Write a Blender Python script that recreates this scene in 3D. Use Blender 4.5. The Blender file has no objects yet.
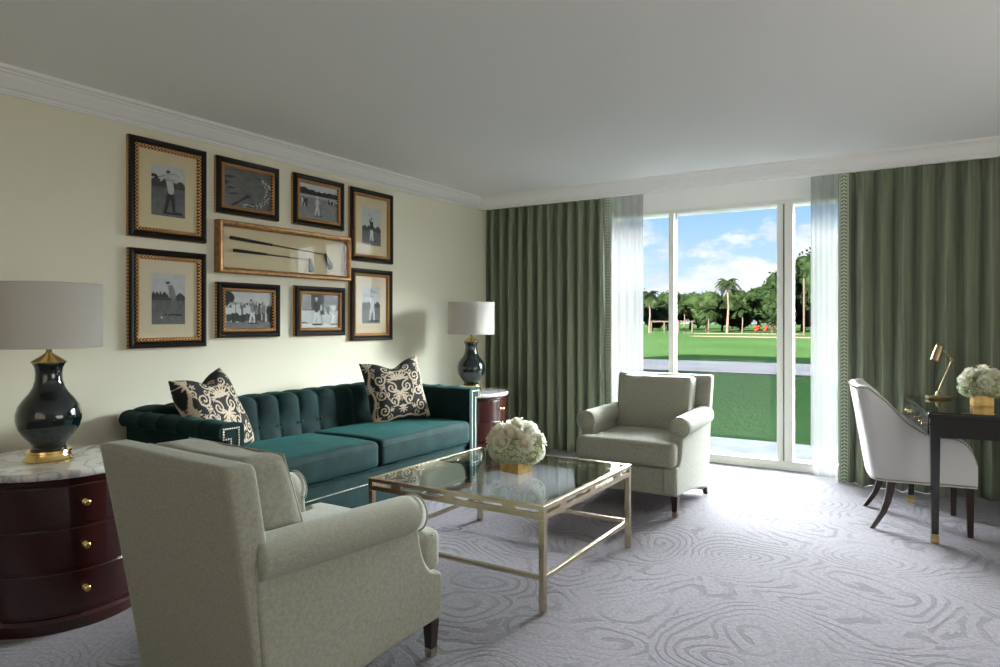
import bpy, bmesh, math, random
import numpy as np
from mathutils import Vector, Matrix, noise
random.seed(7)
PI = math.pi
SC = bpy.context.scene
COL = SC.collection

# ------------------------------------------------------------------ camera
cam = bpy.data.objects.new('camera', bpy.data.cameras.new('camera'))
COL.objects.link(cam)
CAMX, CAMZ = 3.94, 1.28
cam.location = (CAMX, 0, CAMZ)
cam.rotation_euler = (PI/2, 0, math.radians(32.13))
cam.data.sensor_width = 36
cam.data.lens = 24.48
cam.data.shift_y = -0.0125
cam.data.clip_end = 600
SC.camera = cam
SC.view_settings.view_transform = 'Standard'
SC.view_settings.look = 'None'
SC.view_settings.gamma = 1
SC.view_settings.use_curve_mapping = False
SC.view_settings.exposure = 0.25
SC.cycles.use_denoising = True
SC.cycles.max_bounces = 12
SC.cycles.diffuse_bounces = 7
SC.cycles.glossy_bounces = 4
SC.cycles.transparent_max_bounces = 16
SC.cycles.sample_clamp_indirect = 6
SC.cycles.caustics_reflective = False
SC.cycles.caustics_refractive = False

# ------------------------------------------------------------------ node helpers
class NT:
    def __init__(self, tree):
        self.t = tree; tree.nodes.clear()
    def n(self, typ, **kw):
        nd = self.t.nodes.new(typ)
        for k, v in kw.items():
            if k.startswith('_'): nd.inputs[k[1:]].default_value = v
            else: setattr(nd, k, v)
        return nd
    def l(self, a, b): self.t.links.new(a, b)
    def math(self, op, a, b=None, c=None, clamp=False):
        nd = self.t.nodes.new('ShaderNodeMath'); nd.operation = op; nd.use_clamp = clamp
        for i, v in enumerate((a, b, c)):
            if v is None: continue
            if isinstance(v, (int, float)): nd.inputs[i].default_value = v
            else: self.l(v, nd.inputs[i])
        return nd.outputs[0]
    def mix(self, f, a, b):
        nd = self.t.nodes.new('ShaderNodeMix'); nd.data_type = 'RGBA'
        for s, v in ((nd.inputs[0], f), (nd.inputs[6], a), (nd.inputs[7], b)):
            if isinstance(v, (int, float)): s.default_value = v
            elif isinstance(v, tuple): s.default_value = (*v[:3], 1)
            else: self.l(v, s)
        return nd.outputs[2]
    def noise(self, vec, scale, detail=3, rough=.5, dist=0):
        nd = self.n('ShaderNodeTexNoise', _Scale=scale, _Detail=detail, _Roughness=rough, _Distortion=dist)
        if vec is not None: self.l(vec, nd.inputs['Vector'])
        return nd.outputs['Fac']
    def ramp(self, f, a, b):   # smooth step a..b
        nd = self.n('ShaderNodeMapRange'); nd.interpolation_type = 'SMOOTHSTEP'
        nd.inputs['From Min'].default_value = a; nd.inputs['From Max'].default_value = b
        self.l(f, nd.inputs['Value']); return nd.outputs[0]

# ------------------------------------------------------------------ world: sky
w = bpy.data.worlds.new('sky'); SC.world = w; w.use_nodes = True
T = NT(w.node_tree)
tc = T.n('ShaderNodeTexCoord')
sx = T.n('ShaderNodeSeparateXYZ'); T.l(tc.outputs['Generated'], sx.inputs[0])
X, Y, Z = sx.outputs
blue = T.mix(T.ramp(Z, 0.0, 0.2), (0.66, 0.82, 0.95), (0.30, 0.56, 0.95))
mp = T.n('ShaderNodeMapping'); T.l(tc.outputs['Generated'], mp.inputs[0])
mp.inputs['Scale'].default_value = (1, 1, 2.0); mp.inputs['Location'].default_value = (0.35, 0.1, 0.0)
cn = T.noise(mp.outputs[0], 7.0, 7, .58)
cl = T.math('SUBTRACT', cn, T.math('MULTIPLY', T.math('ABSOLUTE', T.math('SUBTRACT', Z, 0.045)), 1.7))
cfac = T.ramp(cl, 0.35, 0.46)
shade = T.mix(T.ramp(T.noise(mp.outputs[0], 16, 4), .35, .65), (0.72, 0.78, 0.88), (0.98, 0.98, 1.0))
skyc = T.mix(cfac, blue, shade)
# added bright band just above the sky the window shows, to light the room
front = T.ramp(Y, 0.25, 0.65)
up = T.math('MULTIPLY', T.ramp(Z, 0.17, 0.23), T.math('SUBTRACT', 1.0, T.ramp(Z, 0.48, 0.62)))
B_FILL_GLOW = 125.0
side = T.math('MULTIPLY', T.ramp(X, 0.16, 0.42), T.math('MULTIPLY', T.ramp(Z, -0.02, 0.04), T.math('SUBTRACT', 1.0, T.ramp(Z, 0.17, 0.23))))  # added low glow on the unseen right, brightens the left wall
glow = T.math('MULTIPLY', T.math('MULTIPLY', front, T.math('ADD', up, T.math('MULTIPLY', side, 0.15))), B_FILL_GLOW)
brt = T.n('ShaderNodeMix', data_type='RGBA'); brt.blend_type = 'MIX'
bg1 = T.n('ShaderNodeBackground'); T.l(skyc, bg1.inputs[0]); bg1.inputs[1].default_value = 1.0
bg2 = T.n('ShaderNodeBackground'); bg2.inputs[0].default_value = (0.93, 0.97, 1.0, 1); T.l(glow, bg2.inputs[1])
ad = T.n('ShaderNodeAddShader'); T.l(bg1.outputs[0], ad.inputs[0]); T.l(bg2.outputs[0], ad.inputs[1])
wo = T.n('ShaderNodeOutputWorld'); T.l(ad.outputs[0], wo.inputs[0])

# ------------------------------------------------------------------ lights
def light(name, typ, loc, rot, energy, color=(1, 1, 1), **kw):
    d = bpy.data.lights.new(name, typ); d.energy = energy; d.color = color
    for k, v in kw.items(): setattr(d, k, v)
    o = bpy.data.objects.new(name, d); COL.objects.link(o)
    o.location = loc; o.rotation_euler = rot
    return o
# low sun behind the building, lighting the far lawn; the building shades the near lawn
light('sun', 'SUN', (0, -10, 12), (math.radians(72.5), 0, math.radians(-12)), 330.0, (1.0, .76, .60), angle=.01)
# added soft fill light behind the camera
light('back_fill', 'AREA', (3.6, -2.3, 1.6), (math.radians(90), 0, 0), 17, (1.0, .93, .80), shape='RECTANGLE', size=3.4, size_y=1.8)
# added fill light by the right-hand wall, out of view, tilted upwards
light('side_fill', 'AREA', (6.5, 2.7, 1.35), (math.radians(112), 0, math.radians(90)), 52, (1.0, .97, .90), shape='RECTANGLE', size=2.6, size_y=2.0)
pt = light('window_portal', 'AREA', (2.4, 6.36, 1.2), (math.radians(-90), 0, 0), 1, shape='RECTANGLE', size=3.2, size_y=2.4)
pt.data.cycles.is_portal = True

# ------------------------------------------------------------------ materials
def pmat(name, color, rough=.5, metal=0, spec=.5, coat=0, sheen=0, var=0, varscale=5, bump=0, bumpscale=200, stretch=(1, 1, 1), sheen_tint=None):
    m = bpy.data.materials.new(name); m.use_nodes = True
    T = NT(m.node_tree)
    b = T.n('ShaderNodeBsdfPrincipled'); o = T.n('ShaderNodeOutputMaterial'); T.l(b.outputs[0], o.inputs[0])
    b.inputs['Base Color'].default_value = (*color, 1)
    b.inputs['Roughness'].default_value = rough; b.inputs['Metallic'].default_value = metal
    b.inputs['Specular IOR Level'].default_value = spec
    b.inputs['Coat Weight'].default_value = coat; b.inputs['Coat Roughness'].default_value = .08
    b.inputs['Sheen Weight'].default_value = sheen
    if sheen_tint: b.inputs['Sheen Tint'].default_value = (*sheen_tint, 1)
    tc = T.n('ShaderNodeTexCoord'); mp = T.n('ShaderNodeMapping'); T.l(tc.outputs['Object'], mp.inputs[0])
    mp.inputs['Scale'].default_value = stretch
    if var:
        f = T.noise(mp.outputs[0], varscale, 4)
        c = T.mix(T.ramp(f, .3, .7), tuple(x*(1-var) for x in color), tuple(min(1, x*(1+var)) for x in color))
        T.l(c, b.inputs['Base Color'])
    if bump:
        bp = T.n('ShaderNodeBump'); bp.inputs['Strength'].default_value = bump; bp.inputs['Distance'].default_value = .002
        T.l(T.noise(mp.outputs[0], bumpscale, 2), bp.inputs['Height']); T.l(bp.outputs[0], b.inputs['Normal'])
    m['T'] = 0
    return m
def bsdf(m): return next(n for n in m.node_tree.nodes if n.type == 'BSDF_PRINCIPLED')
def reopen(m):
    T = NT.__new__(NT); T.t = m.node_tree; return T

M = {}
M['wall'] = pmat('cream wall paint', (.80, .775, .625), .7, bump=.15, bumpscale=300)
M['ceiling'] = pmat('ceiling paint', (.92, .92, .905), .8)
M['trim'] = pmat('white trim paint', (.88, .875, .86), .45)
M['frame_white'] = pmat('white window metal', (.80, .79, .76), .4)
M['gasket'] = pmat('grey gasket', (.16, .16, .14), .6)
M['velvet'] = pmat('teal velvet', (.004, .0165, .0168), .75, spec=.15, sheen=.15, var=.35, varscale=9, bump=.4, bumpscale=350, sheen_tint=(.12, .55, .52))
M['gold'] = pmat('polished gold', (.86, .62, .25), .16, 1)
M['brass'] = pmat('antique brass', (.68, .57, .41), .27, 1, var=.12, varscale=3)
M['lampbrass'] = pmat('dull antique brass', (.40, .31, .17), .36, 1)
M['nail'] = pmat('nickel nails', (.60, .56, .47), .35, 1)
M['darknail'] = pmat('bronze nails', (.22, .17, .10), .35, .9)
M['mahogany'] = pmat('mahogany', (.030, .0045, .004), .22, coat=.5, var=.35, varscale=5, stretch=(3, 3, .5))
M['darkwood'] = pmat('dark leg wood', (.022, .007, .005), .3, coat=.4)
M['black'] = pmat('black lacquer', (.008, .008, .009), .22, coat=.8)
M['porcelain'] = pmat('black green porcelain', (.004, .012, .013), .12, coat=.9)
M['frame_black'] = pmat('frame black', (.005, .0035, .003), .4, spec=.25)
M['carpet_edge'] = pmat('dark underside', (.02, .02, .02), .9)
M['concrete'] = pmat('terrace concrete', (.055, .059, .066), .8, spec=0, var=.15, varscale=3)
M['render'] = pmat('exterior render', (.75, .72, .62), .8, spec=0)
M['sand'] = pmat('bunker sand', (.016, .0155, .0135), .9, spec=0)
M['path'] = pmat('cart path', (.050, .048, .054), .9, spec=0, var=.12, varscale=.6)
M['trunk'] = pmat('tree bark', (.005, .0045, .0035), .9, spec=0, var=.3, varscale=2)
M['palmtrunk'] = pmat('palm bark', (.013, .0125, .0115), .9, spec=0, var=.2, varscale=2)
M['leaf'] = pmat('tree leaves', (.0013, .0028, .0013), .7, spec=0, var=.6, varscale=1.3)
M['leaf2'] = pmat('lighter leaves', (.0020, .0040, .0018), .7, spec=0, var=.5, varscale=1.3)
M['palmleaf'] = pmat('palm fronds', (.0016, .0032, .0015), .6, spec=0, var=.4, varscale=1)
M['whitepaint'] = pmat('faded white timber', (.009, .0088, .0082), .7, spec=0)
M['orange'] = pmat('orange blooms', (.018, .005, .0032), .7, spec=0)
M['whitecloth'] = pmat('white linen of desk chair', (.66, .66, .67), .85, sheen=.15, bump=.3, bumpscale=500)
M['stem'] = pmat('stem green', (.12, .22, .05), .6)
M['goldfoil'] = pmat('gold leaf box', (.68, .46, .17), .42, .7, var=.25, varscale=25, bump=.6, bumpscale=90)
M['_'] = pmat('hammered silver gold', (.72, .68, .55), .35, .8, var=.3, varscale=60, bump=.8, bumpscale=120)
M['clubhead'] = pmat('blackened iron', (.02, .018, .015), .6, 0, spec=.3)
M['grip'] = pmat('leather grip', (.018, .015, .012), .7, bump=.5, bumpscale=120)
M['shaft'] = pmat('hickory shaft', (.10, .055, .025), .4)
M['bulbsocket'] = pmat('socket brass', (.5, .38, .18), .35, 1)

# grass
def grass(name, c1, c2):
    m = pmat(name, c1, .95, spec=0)
    T = reopen(m); b = bsdf(m)
    tc = T.n('ShaderNodeTexCoord')
    mp = T.n('ShaderNodeMapping'); T.l(tc.outputs['Object'], mp.inputs[0]); mp.inputs['Scale'].default_value = (1, .7, 1)
    f1 = T.noise(mp.outputs[0], .12, 3); f2 = T.noise(tc.outputs['Object'], 9, 5, .7)
    f = T.math('ADD', T.math('MULTIPLY', T.ramp(f1, .35, .65), .55), T.math('MULTIPLY', T.ramp(f2, .3, .7), .45))
    T.l(T.mix(f, c1, c2), b.inputs['Base Color'])
    bp = T.n('ShaderNodeBump'); bp.inputs['Strength'].default_value = .8; bp.inputs['Distance'].default_value = .04
    T.l(f2, bp.inputs['Height']); T.l(bp.outputs[0], b.inputs['Normal'])
    return m
M['grass'] = grass('mown lawn', (.0046, .0116, .0044), (.0078, .0172, .0068))

# linen for the armchairs
def linen(name, col):
    m = pmat(name, col, .9, spec=.2, sheen=.2)
    T = reopen(m); b = bsdf(m)
    tc = T.n('ShaderNodeTexCoord')
    fs = []
    for sc in ((70, 70, 900), (900, 70, 70), (70, 900, 70)):
        mp = T.n('ShaderNodeMapping'); T.l(tc.outputs['Object'], mp.inputs[0]); mp.inputs['Scale'].default_value = sc
        fs.append(T.noise(mp.outputs[0], 1.0, 2, .6))
    s = T.math('MULTIPLY', T.math('ADD', T.math('ADD', fs[0], fs[1]), fs[2]), .3333)
    f = T.ramp(s, .36, .64)
    T.l(T.mix(f, tuple(x*.80 for x in col), tuple(x*1.15 for x in col)), b.inputs['Base Color'])
    bp = T.n('ShaderNodeBump'); bp.inputs['Strength'].default_value = .35; bp.inputs['Distance'].default_value = .002
    T.l(s, bp.inputs['Height']); T.l(bp.outputs[0], b.inputs['Normal'])
    return m
M['linen'] = linen('sage linen', (.34, .345, .282))

# marble
m = M['marble'] = pmat('white marble', (.7, .69, .67), .12, coat=.5)
T = reopen(m); b = bsdf(m); tc = T.n('ShaderNodeTexCoord')
f = T.noise(tc.outputs['Object'], 4, 7, .55, 1.2)
v = T.math('ABSOLUTE', T.math('SUBTRACT', f, .5))
T.l(T.mix(T.ramp(v, 0.0, .045), (.40, .39, .385), (.68, .67, .65)), b.inputs['Base Color'])

# glass panes: mostly straight-through, with a Fresnel reflection (no refraction so daylight passes)
def glass(name, tint=(1, 1, 1), gain=1.0):
    m = bpy.data.materials.new(name); m.use_nodes = True; T = NT(m.node_tree)
    o = T.n('ShaderNodeOutputMaterial'); mx = T.n('ShaderNodeMixShader')
    tr = T.n('ShaderNodeBsdfTransparent'); tr.inputs[0].default_value = (*tint, 1)
    gl = T.n('ShaderNodeBsdfGlossy'); gl.inputs['Roughness'].default_value = 0.01
    lw = T.n('ShaderNodeLayerWeight'); lw.inputs[0].default_value = .5
    sch = T.math('ADD', T.math('MULTIPLY', T.math('POWER', lw.outputs['Facing'], 5), .96), .04)
    T.l(T.math('MULTIPLY', sch, gain, clamp=True), mx.inputs[0]); T.l(tr.outputs[0], mx.inputs[1]); T.l(gl.outputs[0], mx.inputs[2]); T.l(mx.outputs[0], o.inputs[0])
    return m
M['glass'] = glass('window glass', (.97, .99, .98), .3)
M['tableglass'] = glass('table glass', (.90, .95, .92), 1.35)
M['pictureglass'] = glass('picture glass', (.98, .98, .97), .15)

# sheer
m = M['sheer'] = bpy.data.materials.new('white voile'); m.use_nodes = True; T = NT(m.node_tree)
o = T.n('ShaderNodeOutputMaterial'); m1 = T.n('ShaderNodeMixShader'); m2 = T.n('ShaderNodeMixShader')
tr = T.n('ShaderNodeBsdfTransparent'); tl = T.n('ShaderNodeBsdfTranslucent'); df = T.n('ShaderNodeBsdfDiffuse')
tl.inputs[0].default_value = (.08, .08, .082, 1); df.inputs[0].default_value = (.85, .85, .84, 1)
m1.inputs[0].default_value = .35; m2.inputs[0].default_value = .72
T.l(tl.outputs[0], m1.inputs[1]); T.l(df.outputs[0], m1.inputs[2])
T.l(tr.outputs[0], m2.inputs[1]); T.l(m1.outputs[0], m2.inputs[2]); T.l(m2.outputs[0], o.inputs[0])

# lamp shade fabric
m = M['shade'] = bpy.data.materials.new('linen lampshade'); m.use_nodes = True; T = NT(m.node_tree)
o = T.n('ShaderNodeOutputMaterial'); m1 = T.n('ShaderNodeMixShader')
tl = T.n('ShaderNodeBsdfTranslucent'); df = T.n('ShaderNodeBsdfDiffuse')
tl.inputs[0].default_value = (.75, .72, .66, 1); df.inputs[0].default_value = (.74, .72, .68, 1)
m1.inputs[0].default_value = .8
T.l(tl.outputs[0], m1.inputs[1]); T.l(df.outputs[0], m1.inputs[2]); T.l(m1.outputs[0], o.inputs[0])

# curtain fabric (slight vertical streaks in the weave)
m = M['drape'] = pmat('sage green drapery', (.10, .13, .075), .85, spec=.2, sheen=.25)
T = reopen(m); b = bsdf(m); tc = T.n('ShaderNodeTexCoord'); mp = T.n('ShaderNodeMapping')
T.l(tc.outputs['UV'], mp.inputs[0]); mp.inputs['Scale'].default_value = (90, 1.2, 1)
f = T.ramp(T.noise(mp.outputs[0], 1, 3), .3, .7)
T.l(T.mix(f, (.155, .18, .125), (.25, .28, .19)), b.inputs['Base Color'])

# curtain trim band, chevron leaf braid: u across 0..1, v along in metres
m = M['braid'] = pmat('chevron braid', (.5, .5, .4), .85)
T = reopen(m); b = bsdf(m); tc = T.n('ShaderNodeTexCoord'); sp = T.n('ShaderNodeSeparateXYZ'); T.l(tc.outputs['UV'], sp.inputs[0])
U, V, _ = sp.outputs
au = T.math('ABSOLUTE', T.math('SUBTRACT', U, .5))
ph = T.math('FRACT', T.math('ADD', T.math('MULTIPLY', V, 36), T.math('MULTIPLY', au, 2.2)))
chev = T.math('MULTIPLY', T.math('LESS_THAN', ph, .52), T.math('MULTIPLY', T.math('LESS_THAN', au, .26), T.math('GREATER_THAN', au, .025)))
lines = T.math('MULTIPLY', T.math('GREATER_THAN', au, .32), T.math('LESS_THAN', au, .365))
edge = T.math('GREATER_THAN', au, .44)
f = T.math('MAXIMUM', T.math('MAXIMUM', chev, lines), edge)
T.l(T.mix(f, (.55, .56, .47), (.12, .19, .11)), b.inputs['Base Color'])

# carpet with swirling tone-on-tone lines
m = M['carpet'] = pmat('swirl carpet', (.4, .37, .38), .95, spec=.1, sheen=.2)
T = reopen(m); b = bsdf(m); tc = T.n('ShaderNodeTexCoord')
n3 = T.n('ShaderNodeTexNoise', _Scale=1.1, _Detail=1.0); T.l(tc.outputs['Object'], n3.inputs['Vector'])
vm = T.n('ShaderNodeVectorMath', operation='MULTIPLY_ADD'); T.l(n3.outputs['Color'], vm.inputs[0]); vm.inputs[1].default_value = (.75, .75, 0); T.l(tc.outputs['Object'], vm.inputs[2])
vo = T.n('ShaderNodeTexVoronoi', feature='SMOOTH_F1', _Scale=2.35, _Smoothness=.25); T.l(vm.outputs[0], vo.inputs['Vector'])
dist = vo.outputs['Distance']
vo2 = T.n('ShaderNodeTexVoronoi', feature='F1', _Scale=2.35); T.l(vm.outputs[0], vo2.inputs['Vector'])
sub = T.n('ShaderNodeVectorMath', operation='SUBTRACT'); T.l(vm.outputs[0], sub.inputs[0]); T.l(vo2.outputs['Position'], sub.inputs[1])
sp = T.n('ShaderNodeSeparateXYZ'); T.l(sub.outputs[0], sp.inputs[0])
ang = T.math('ARCTAN2', sp.outputs[1], sp.outputs[0])
wob = T.noise(tc.outputs['Object'], 5, 2)
rings = T.math('SINE', T.math('ADD', T.math('ADD', T.math('MULTIPLY', dist, 66), ang), T.math('MULTIPLY', wob, 9)))
brk = T.ramp(T.noise(tc.outputs['Object'], 2.4, 2), .40, .58)
line = T.math('MULTIPLY', T.ramp(rings, .30, .75), T.math('ADD', T.math('MULTIPLY', brk, .75), .2))
pile = T.noise(tc.outputs['Object'], 260, 2)
pile2 = T.noise(tc.outputs['Object'], 60, 3)
base = T.mix(T.ramp(T.math('ADD', T.math('MULTIPLY', pile, .5), T.math('MULTIPLY', pile2, .5)), .35, .65), (.150, .136, .160), (.238, .216, .250))
T.l(T.mix(T.math('MULTIPLY', line, .55), base, (.078, .069, .080)), b.inputs['Base Color'])
bp = T.n('ShaderNodeBump'); bp.inputs['Strength'].default_value = .9; bp.inputs['Distance'].default_value = .006
T.l(T.math('SUBTRACT', T.math('ADD', pile, T.math('MULTIPLY', pile2, .8)), T.math('MULTIPLY', line, .6)), bp.inputs['Height']); T.l(bp.outputs[0], b.inputs['Normal'])

# carved gold inner moulding of the picture frames
m = M['beadgold'] = pmat('carved gilt', (.42, .20, .06), .42, .35)
T = reopen(m); b = bsdf(m); tc = T.n('ShaderNodeTexCoord')
sp = T.n('ShaderNodeSeparateXYZ'); T.l(tc.outputs['Object'], sp.inputs[0])
a1 = T.math('SINE', T.math('MULTIPLY', sp.outputs[1], 300)); a2 = T.math('SINE', T.math('MULTIPLY', sp.outputs[2], 300))
mm = T.math('ADD', T.math('MULTIPLY', T.math('MULTIPLY', a1, a2), .5), .5)
T.l(T.mix(T.ramp(mm, .3, .7), (.09, .03, .008), (.80, .42, .14)), b.inputs['Base Color'])
bp = T.n('ShaderNodeBump'); bp.inputs['Strength'].default_value = 1; bp.inputs['Distance'].default_value = .004
T.l(mm, bp.inputs['Height']); T.l(bp.outputs[0], b.inputs['Normal'])
M['oakgold'] = pmat('gilt oak case', (.34, .17, .055), .35, .45, var=.3, varscale=40, bump=.5, bumpscale=60)
M['mat'] = pmat('cream picture mount', (.72, .62, .42), .8)
M['matpink'] = pmat('ivory picture mount', (.76, .66, .50), .8)

def attrmat(name, rough=.5, sheen=0):
    m = pmat(name, (.5, .5, .5), rough, sheen=sheen)
    T = reopen(m); a = T.n('ShaderNodeVertexColor', layer_name='Col'); T.l(a.outputs[0], bsdf(m).inputs['Base Color'])
    return m
M['photo'] = attrmat('photographic print', .6)
M['damask'] = attrmat('damask cushion', .85, 0)
M['petal'] = attrmat('petals', .6, .1)
T = reopen(M['petal']); b = bsdf(M['petal']); tl = T.n('ShaderNodeBsdfTranslucent'); mx = T.n('ShaderNodeMixShader'); mx.inputs[0].default_value = .45
at = next(n for n in T.t.nodes if n.type == 'VERTEX_COLOR'); T.l(at.outputs[0], tl.inputs[0])
o = next(n for n in T.t.nodes if n.type == 'OUTPUT_MATERIAL'); T.l(b.outputs[0], mx.inputs[1]); T.l(tl.outputs[0], mx.inputs[2]); T.l(mx.outputs[0], o.inputs[0])

# ------------------------------------------------------------------ mesh helpers
def mesh_obj(name, bm, mat, parent=None, smooth=False, recalc=True):
    if recalc: bmesh.ops.recalc_face_normals(bm, faces=bm.faces)
    me = bpy.data.meshes.new(name); bm.to_mesh(me); bm.free()
    if mat is not None: me.materials.append(mat)
    if smooth: me.polygons.foreach_set('use_smooth', [True]*len(me.polygons))
    o = bpy.data.objects.new(name, me); COL.objects.link(o)
    if parent is not None: o.parent = parent
    return o
def smooth_angle(o, deg=35):
    me = o.data; me.polygons.foreach_set('use_smooth', [True]*len(me.polygons))
    bm = bmesh.new(); bm.from_mesh(me)
    for e in bm.edges:
        if len(e.link_faces) == 2: e.smooth = e.calc_face_angle(0) < math.radians(deg)
    bm.to_mesh(me); bm.free()
    return o
def bevel_mod(o, w, seg=2):
    md = o.modifiers.new('bevel', 'BEVEL'); md.width = w; md.segments = seg; md.limit_method = 'ANGLE'; md.angle_limit = math.radians(40)
    return o
def thing(name, label, cat, loc=(0, 0, 0), rz=0, group=None):
    o = bpy.data.objects.new(name, None); COL.objects.link(o); o.location = loc; o.rotation_euler = (0, 0, rz)
    o.empty_display_size = .1
    return tag(o, label, cat, group)
def tag(o, label, cat, group=None, kind=None):
    o['label'] = label; o['category'] = cat
    if group: o['group'] = group
    if kind: o['kind'] = kind
    return o
def struct(name, bm, mat, smooth=False):
    o = mesh_obj(name, bm, mat, None, smooth); o['kind'] = 'structure'; return o
def add_box(bm, a, b, mtx=None, bev=0):
    r = bmesh.ops.create_cube(bm, size=1)
    c = [(a[i]+b[i])/2 for i in range(3)]; s = [abs(b[i]-a[i]) for i in range(3)]
    for v in r['verts']:
        v.co = Vector((c[0]+v.co.x*s[0], c[1]+v.co.y*s[1], c[2]+v.co.z*s[2]))
    if bev:
        es = list({e for v in r['verts'] for e in v.link_edges})
        r2 = bmesh.ops.bevel(bm, geom=es, offset=bev, segments=2, affect='EDGES', profile=.5)
        vs = list({v for f in r2['faces'] for v in f.verts} | {v for v in r['verts'] if v.is_valid})
    else: vs = r['verts']
    if mtx is not None:
        for v in vs: v.co = mtx @ v.co
    return vs
def box(name, a, b, mat, parent=None, bev=.003):
    bm = bmesh.new(); add_box(bm, a, b, None, bev); return mesh_obj(name, bm, mat, parent)
def boxes(lst, bev=0):
    bm = bmesh.new()
    for a, b in lst: add_box(bm, a, b, None, bev)
    return bm
def add_lathe(bm, prof, n=40, c=(0, 0, 0), cap=True):
    rings = []
    for r, z in prof:
        rings.append([bm.verts.new((c[0]+r*math.cos(2*PI*k/n), c[1]+r*math.sin(2*PI*k/n), c[2]+z)) for k in range(n)])
    for i in range(len(rings)-1):
        for k in range(n):
            bm.faces.new((rings[i][k], rings[i][(k+1) % n], rings[i+1][(k+1) % n], rings[i+1][k]))
    if cap:
        bm.faces.new(rings[0]); bm.faces.new(rings[-1])
def lathe(name, prof, mat, parent=None, n=48, c=(0, 0, 0), cap=True, ang=40):
    bm = bmesh.new(); add_lathe(bm, prof, n, c, cap); o = mesh_obj(name, bm, mat, parent); return smooth_angle(o, ang)
def add_tube(bm, pts, r, n=8, radii=None, caps=True, closed=False):
    pts = [Vector(p) for p in pts]; rings = []; N = len(pts)
    prev = None
    for i, p in enumerate(pts):
        if closed: d = pts[(i+1) % N]-pts[i-1]
        else: d = pts[min(i+1, N-1)]-pts[max(i-1, 0)]
        d.normalize()
        up = Vector((0, 0, 1)) if abs(d.z) < .95 else Vector((1, 0, 0))
        if prev is None: a = d.cross(up).normalized()
        else:
            a = prev - d*prev.dot(d)
            a = a.normalized() if a.length > 1e-5 else d.cross(up).normalized()
        prev = a; b = d.cross(a)
        rr = radii[i] if radii else r
        rings.append([bm.verts.new(p+(a*math.cos(2*PI*k/n)+b*math.sin(2*PI*k/n))*rr) for k in range(n)])
    L = N if closed else N-1
    for i in range(L):
        A, B = rings[i], rings[(i+1) % N]
        for k in range(n): bm.faces.new((A[k], A[(k+1) % n], B[(k+1) % n], B[k]))
    if caps and not closed: bm.faces.new(rings[0]); bm.faces.new(rings[-1])
def tube(name, pts, r, mat, parent=None, n=10, radii=None, closed=False):
    bm = bmesh.new(); add_tube(bm, pts, r, n, radii, True, closed); o = mesh_obj(name, bm, mat, parent); return smooth_angle(o, 50)
def add_sphere(bm, c, r, seg=8, rings=6, sc=(1, 1, 1)):
    res = bmesh.ops.create_uvsphere(bm, u_segments=seg, v_segments=rings, radius=r)
    for v in res['verts']: v.co = Vector((v.co.x*sc[0]+c[0], v.co.y*sc[1]+c[1], v.co.z*sc[2]+c[2]))
def add_prism(bm, pts2, lo, hi, axis):
    # pts2: outline; axis: extrude axis ('x': pts are (y,z); 'y': (x,z); 'z': (x,y))
    def P(p, h): return {'x': (h, p[0], p[1]), 'y': (p[0], h, p[1]), 'z': (p[0], p[1], h)}[axis]
    A = [bm.verts.new(P(p, lo)) for p in pts2]; B = [bm.verts.new(P(p, hi)) for p in pts2]
    n = len(pts2)
    bm.faces.new(A); bm.faces.new(B)
    for k in range(n): bm.faces.new((A[k], A[(k+1) % n], B[(k+1) % n], B[k]))
def rbox(sx, sy, sz, r, n=(14, 14, 6), fn=None, c=(0, 0, 0), bm=None):
    """rounded box, grid surface; fn(co, uvw) -> co for puffing / shaping"""
    bm = bm or bmesh.new(); cache = {}
    def vert(i, j, k):
        key = (i, j, k)
        if key in cache: return cache[key]
        def ax(t, N, s):
            # cluster samples near edges
            u = t/N; e = min(r/s*1.0, .45)
            cl = .5-.5*math.cos(PI*u); u = .5*u+.5*cl
            return (u-.5)*s
        p = Vector((ax(i, n[0], sx), ax(j, n[1], sy), ax(k, n[2], sz)))
        q = Vector((max(-sx/2+r, min(sx/2-r, p.x)), max(-sy/2+r, min(sy/2-r, p.y)), max(-sz/2+r, min(sz/2-r, p.z))))
        d = p-q
        if d.length > 1e-6: p = q+d.normalized()*min(r, d.length*1.0 if d.length < r else r)
        u = Vector((2*p.x/sx, 2*p.y/sy, 2*p.z/sz))
        if fn: p = fn(p, u)
        v = bm.verts.new(p+Vector(c)); cache[key] = v; return v
    for ax_, (A, B) in enumerate(((1, 2), (0, 2), (0, 1))):
        for side in (0, n[ax_]):
            for a in range(n[A]):
                for b in range(n[B]):
                    q = []
                    for da, db in ((0, 0), (1, 0), (1, 1), (0, 1)):
                        idx = [0, 0, 0]; idx[ax_] = side; idx[A] = a+da; idx[B] = b+db; q.append(vert(*idx))
                    try: bm.faces.new(q)
                    except ValueError: pass
    return bm
def paint(o, cols):
    """cols: per-vertex rgb array"""
    at = o.data.color_attributes.new('Col', 'FLOAT_COLOR', 'POINT')
    c = np.ones((len(o.data.vertices), 4), dtype=np.float32); c[:, :3] = cols
    at.data.foreach_set('color', c.ravel())

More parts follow.
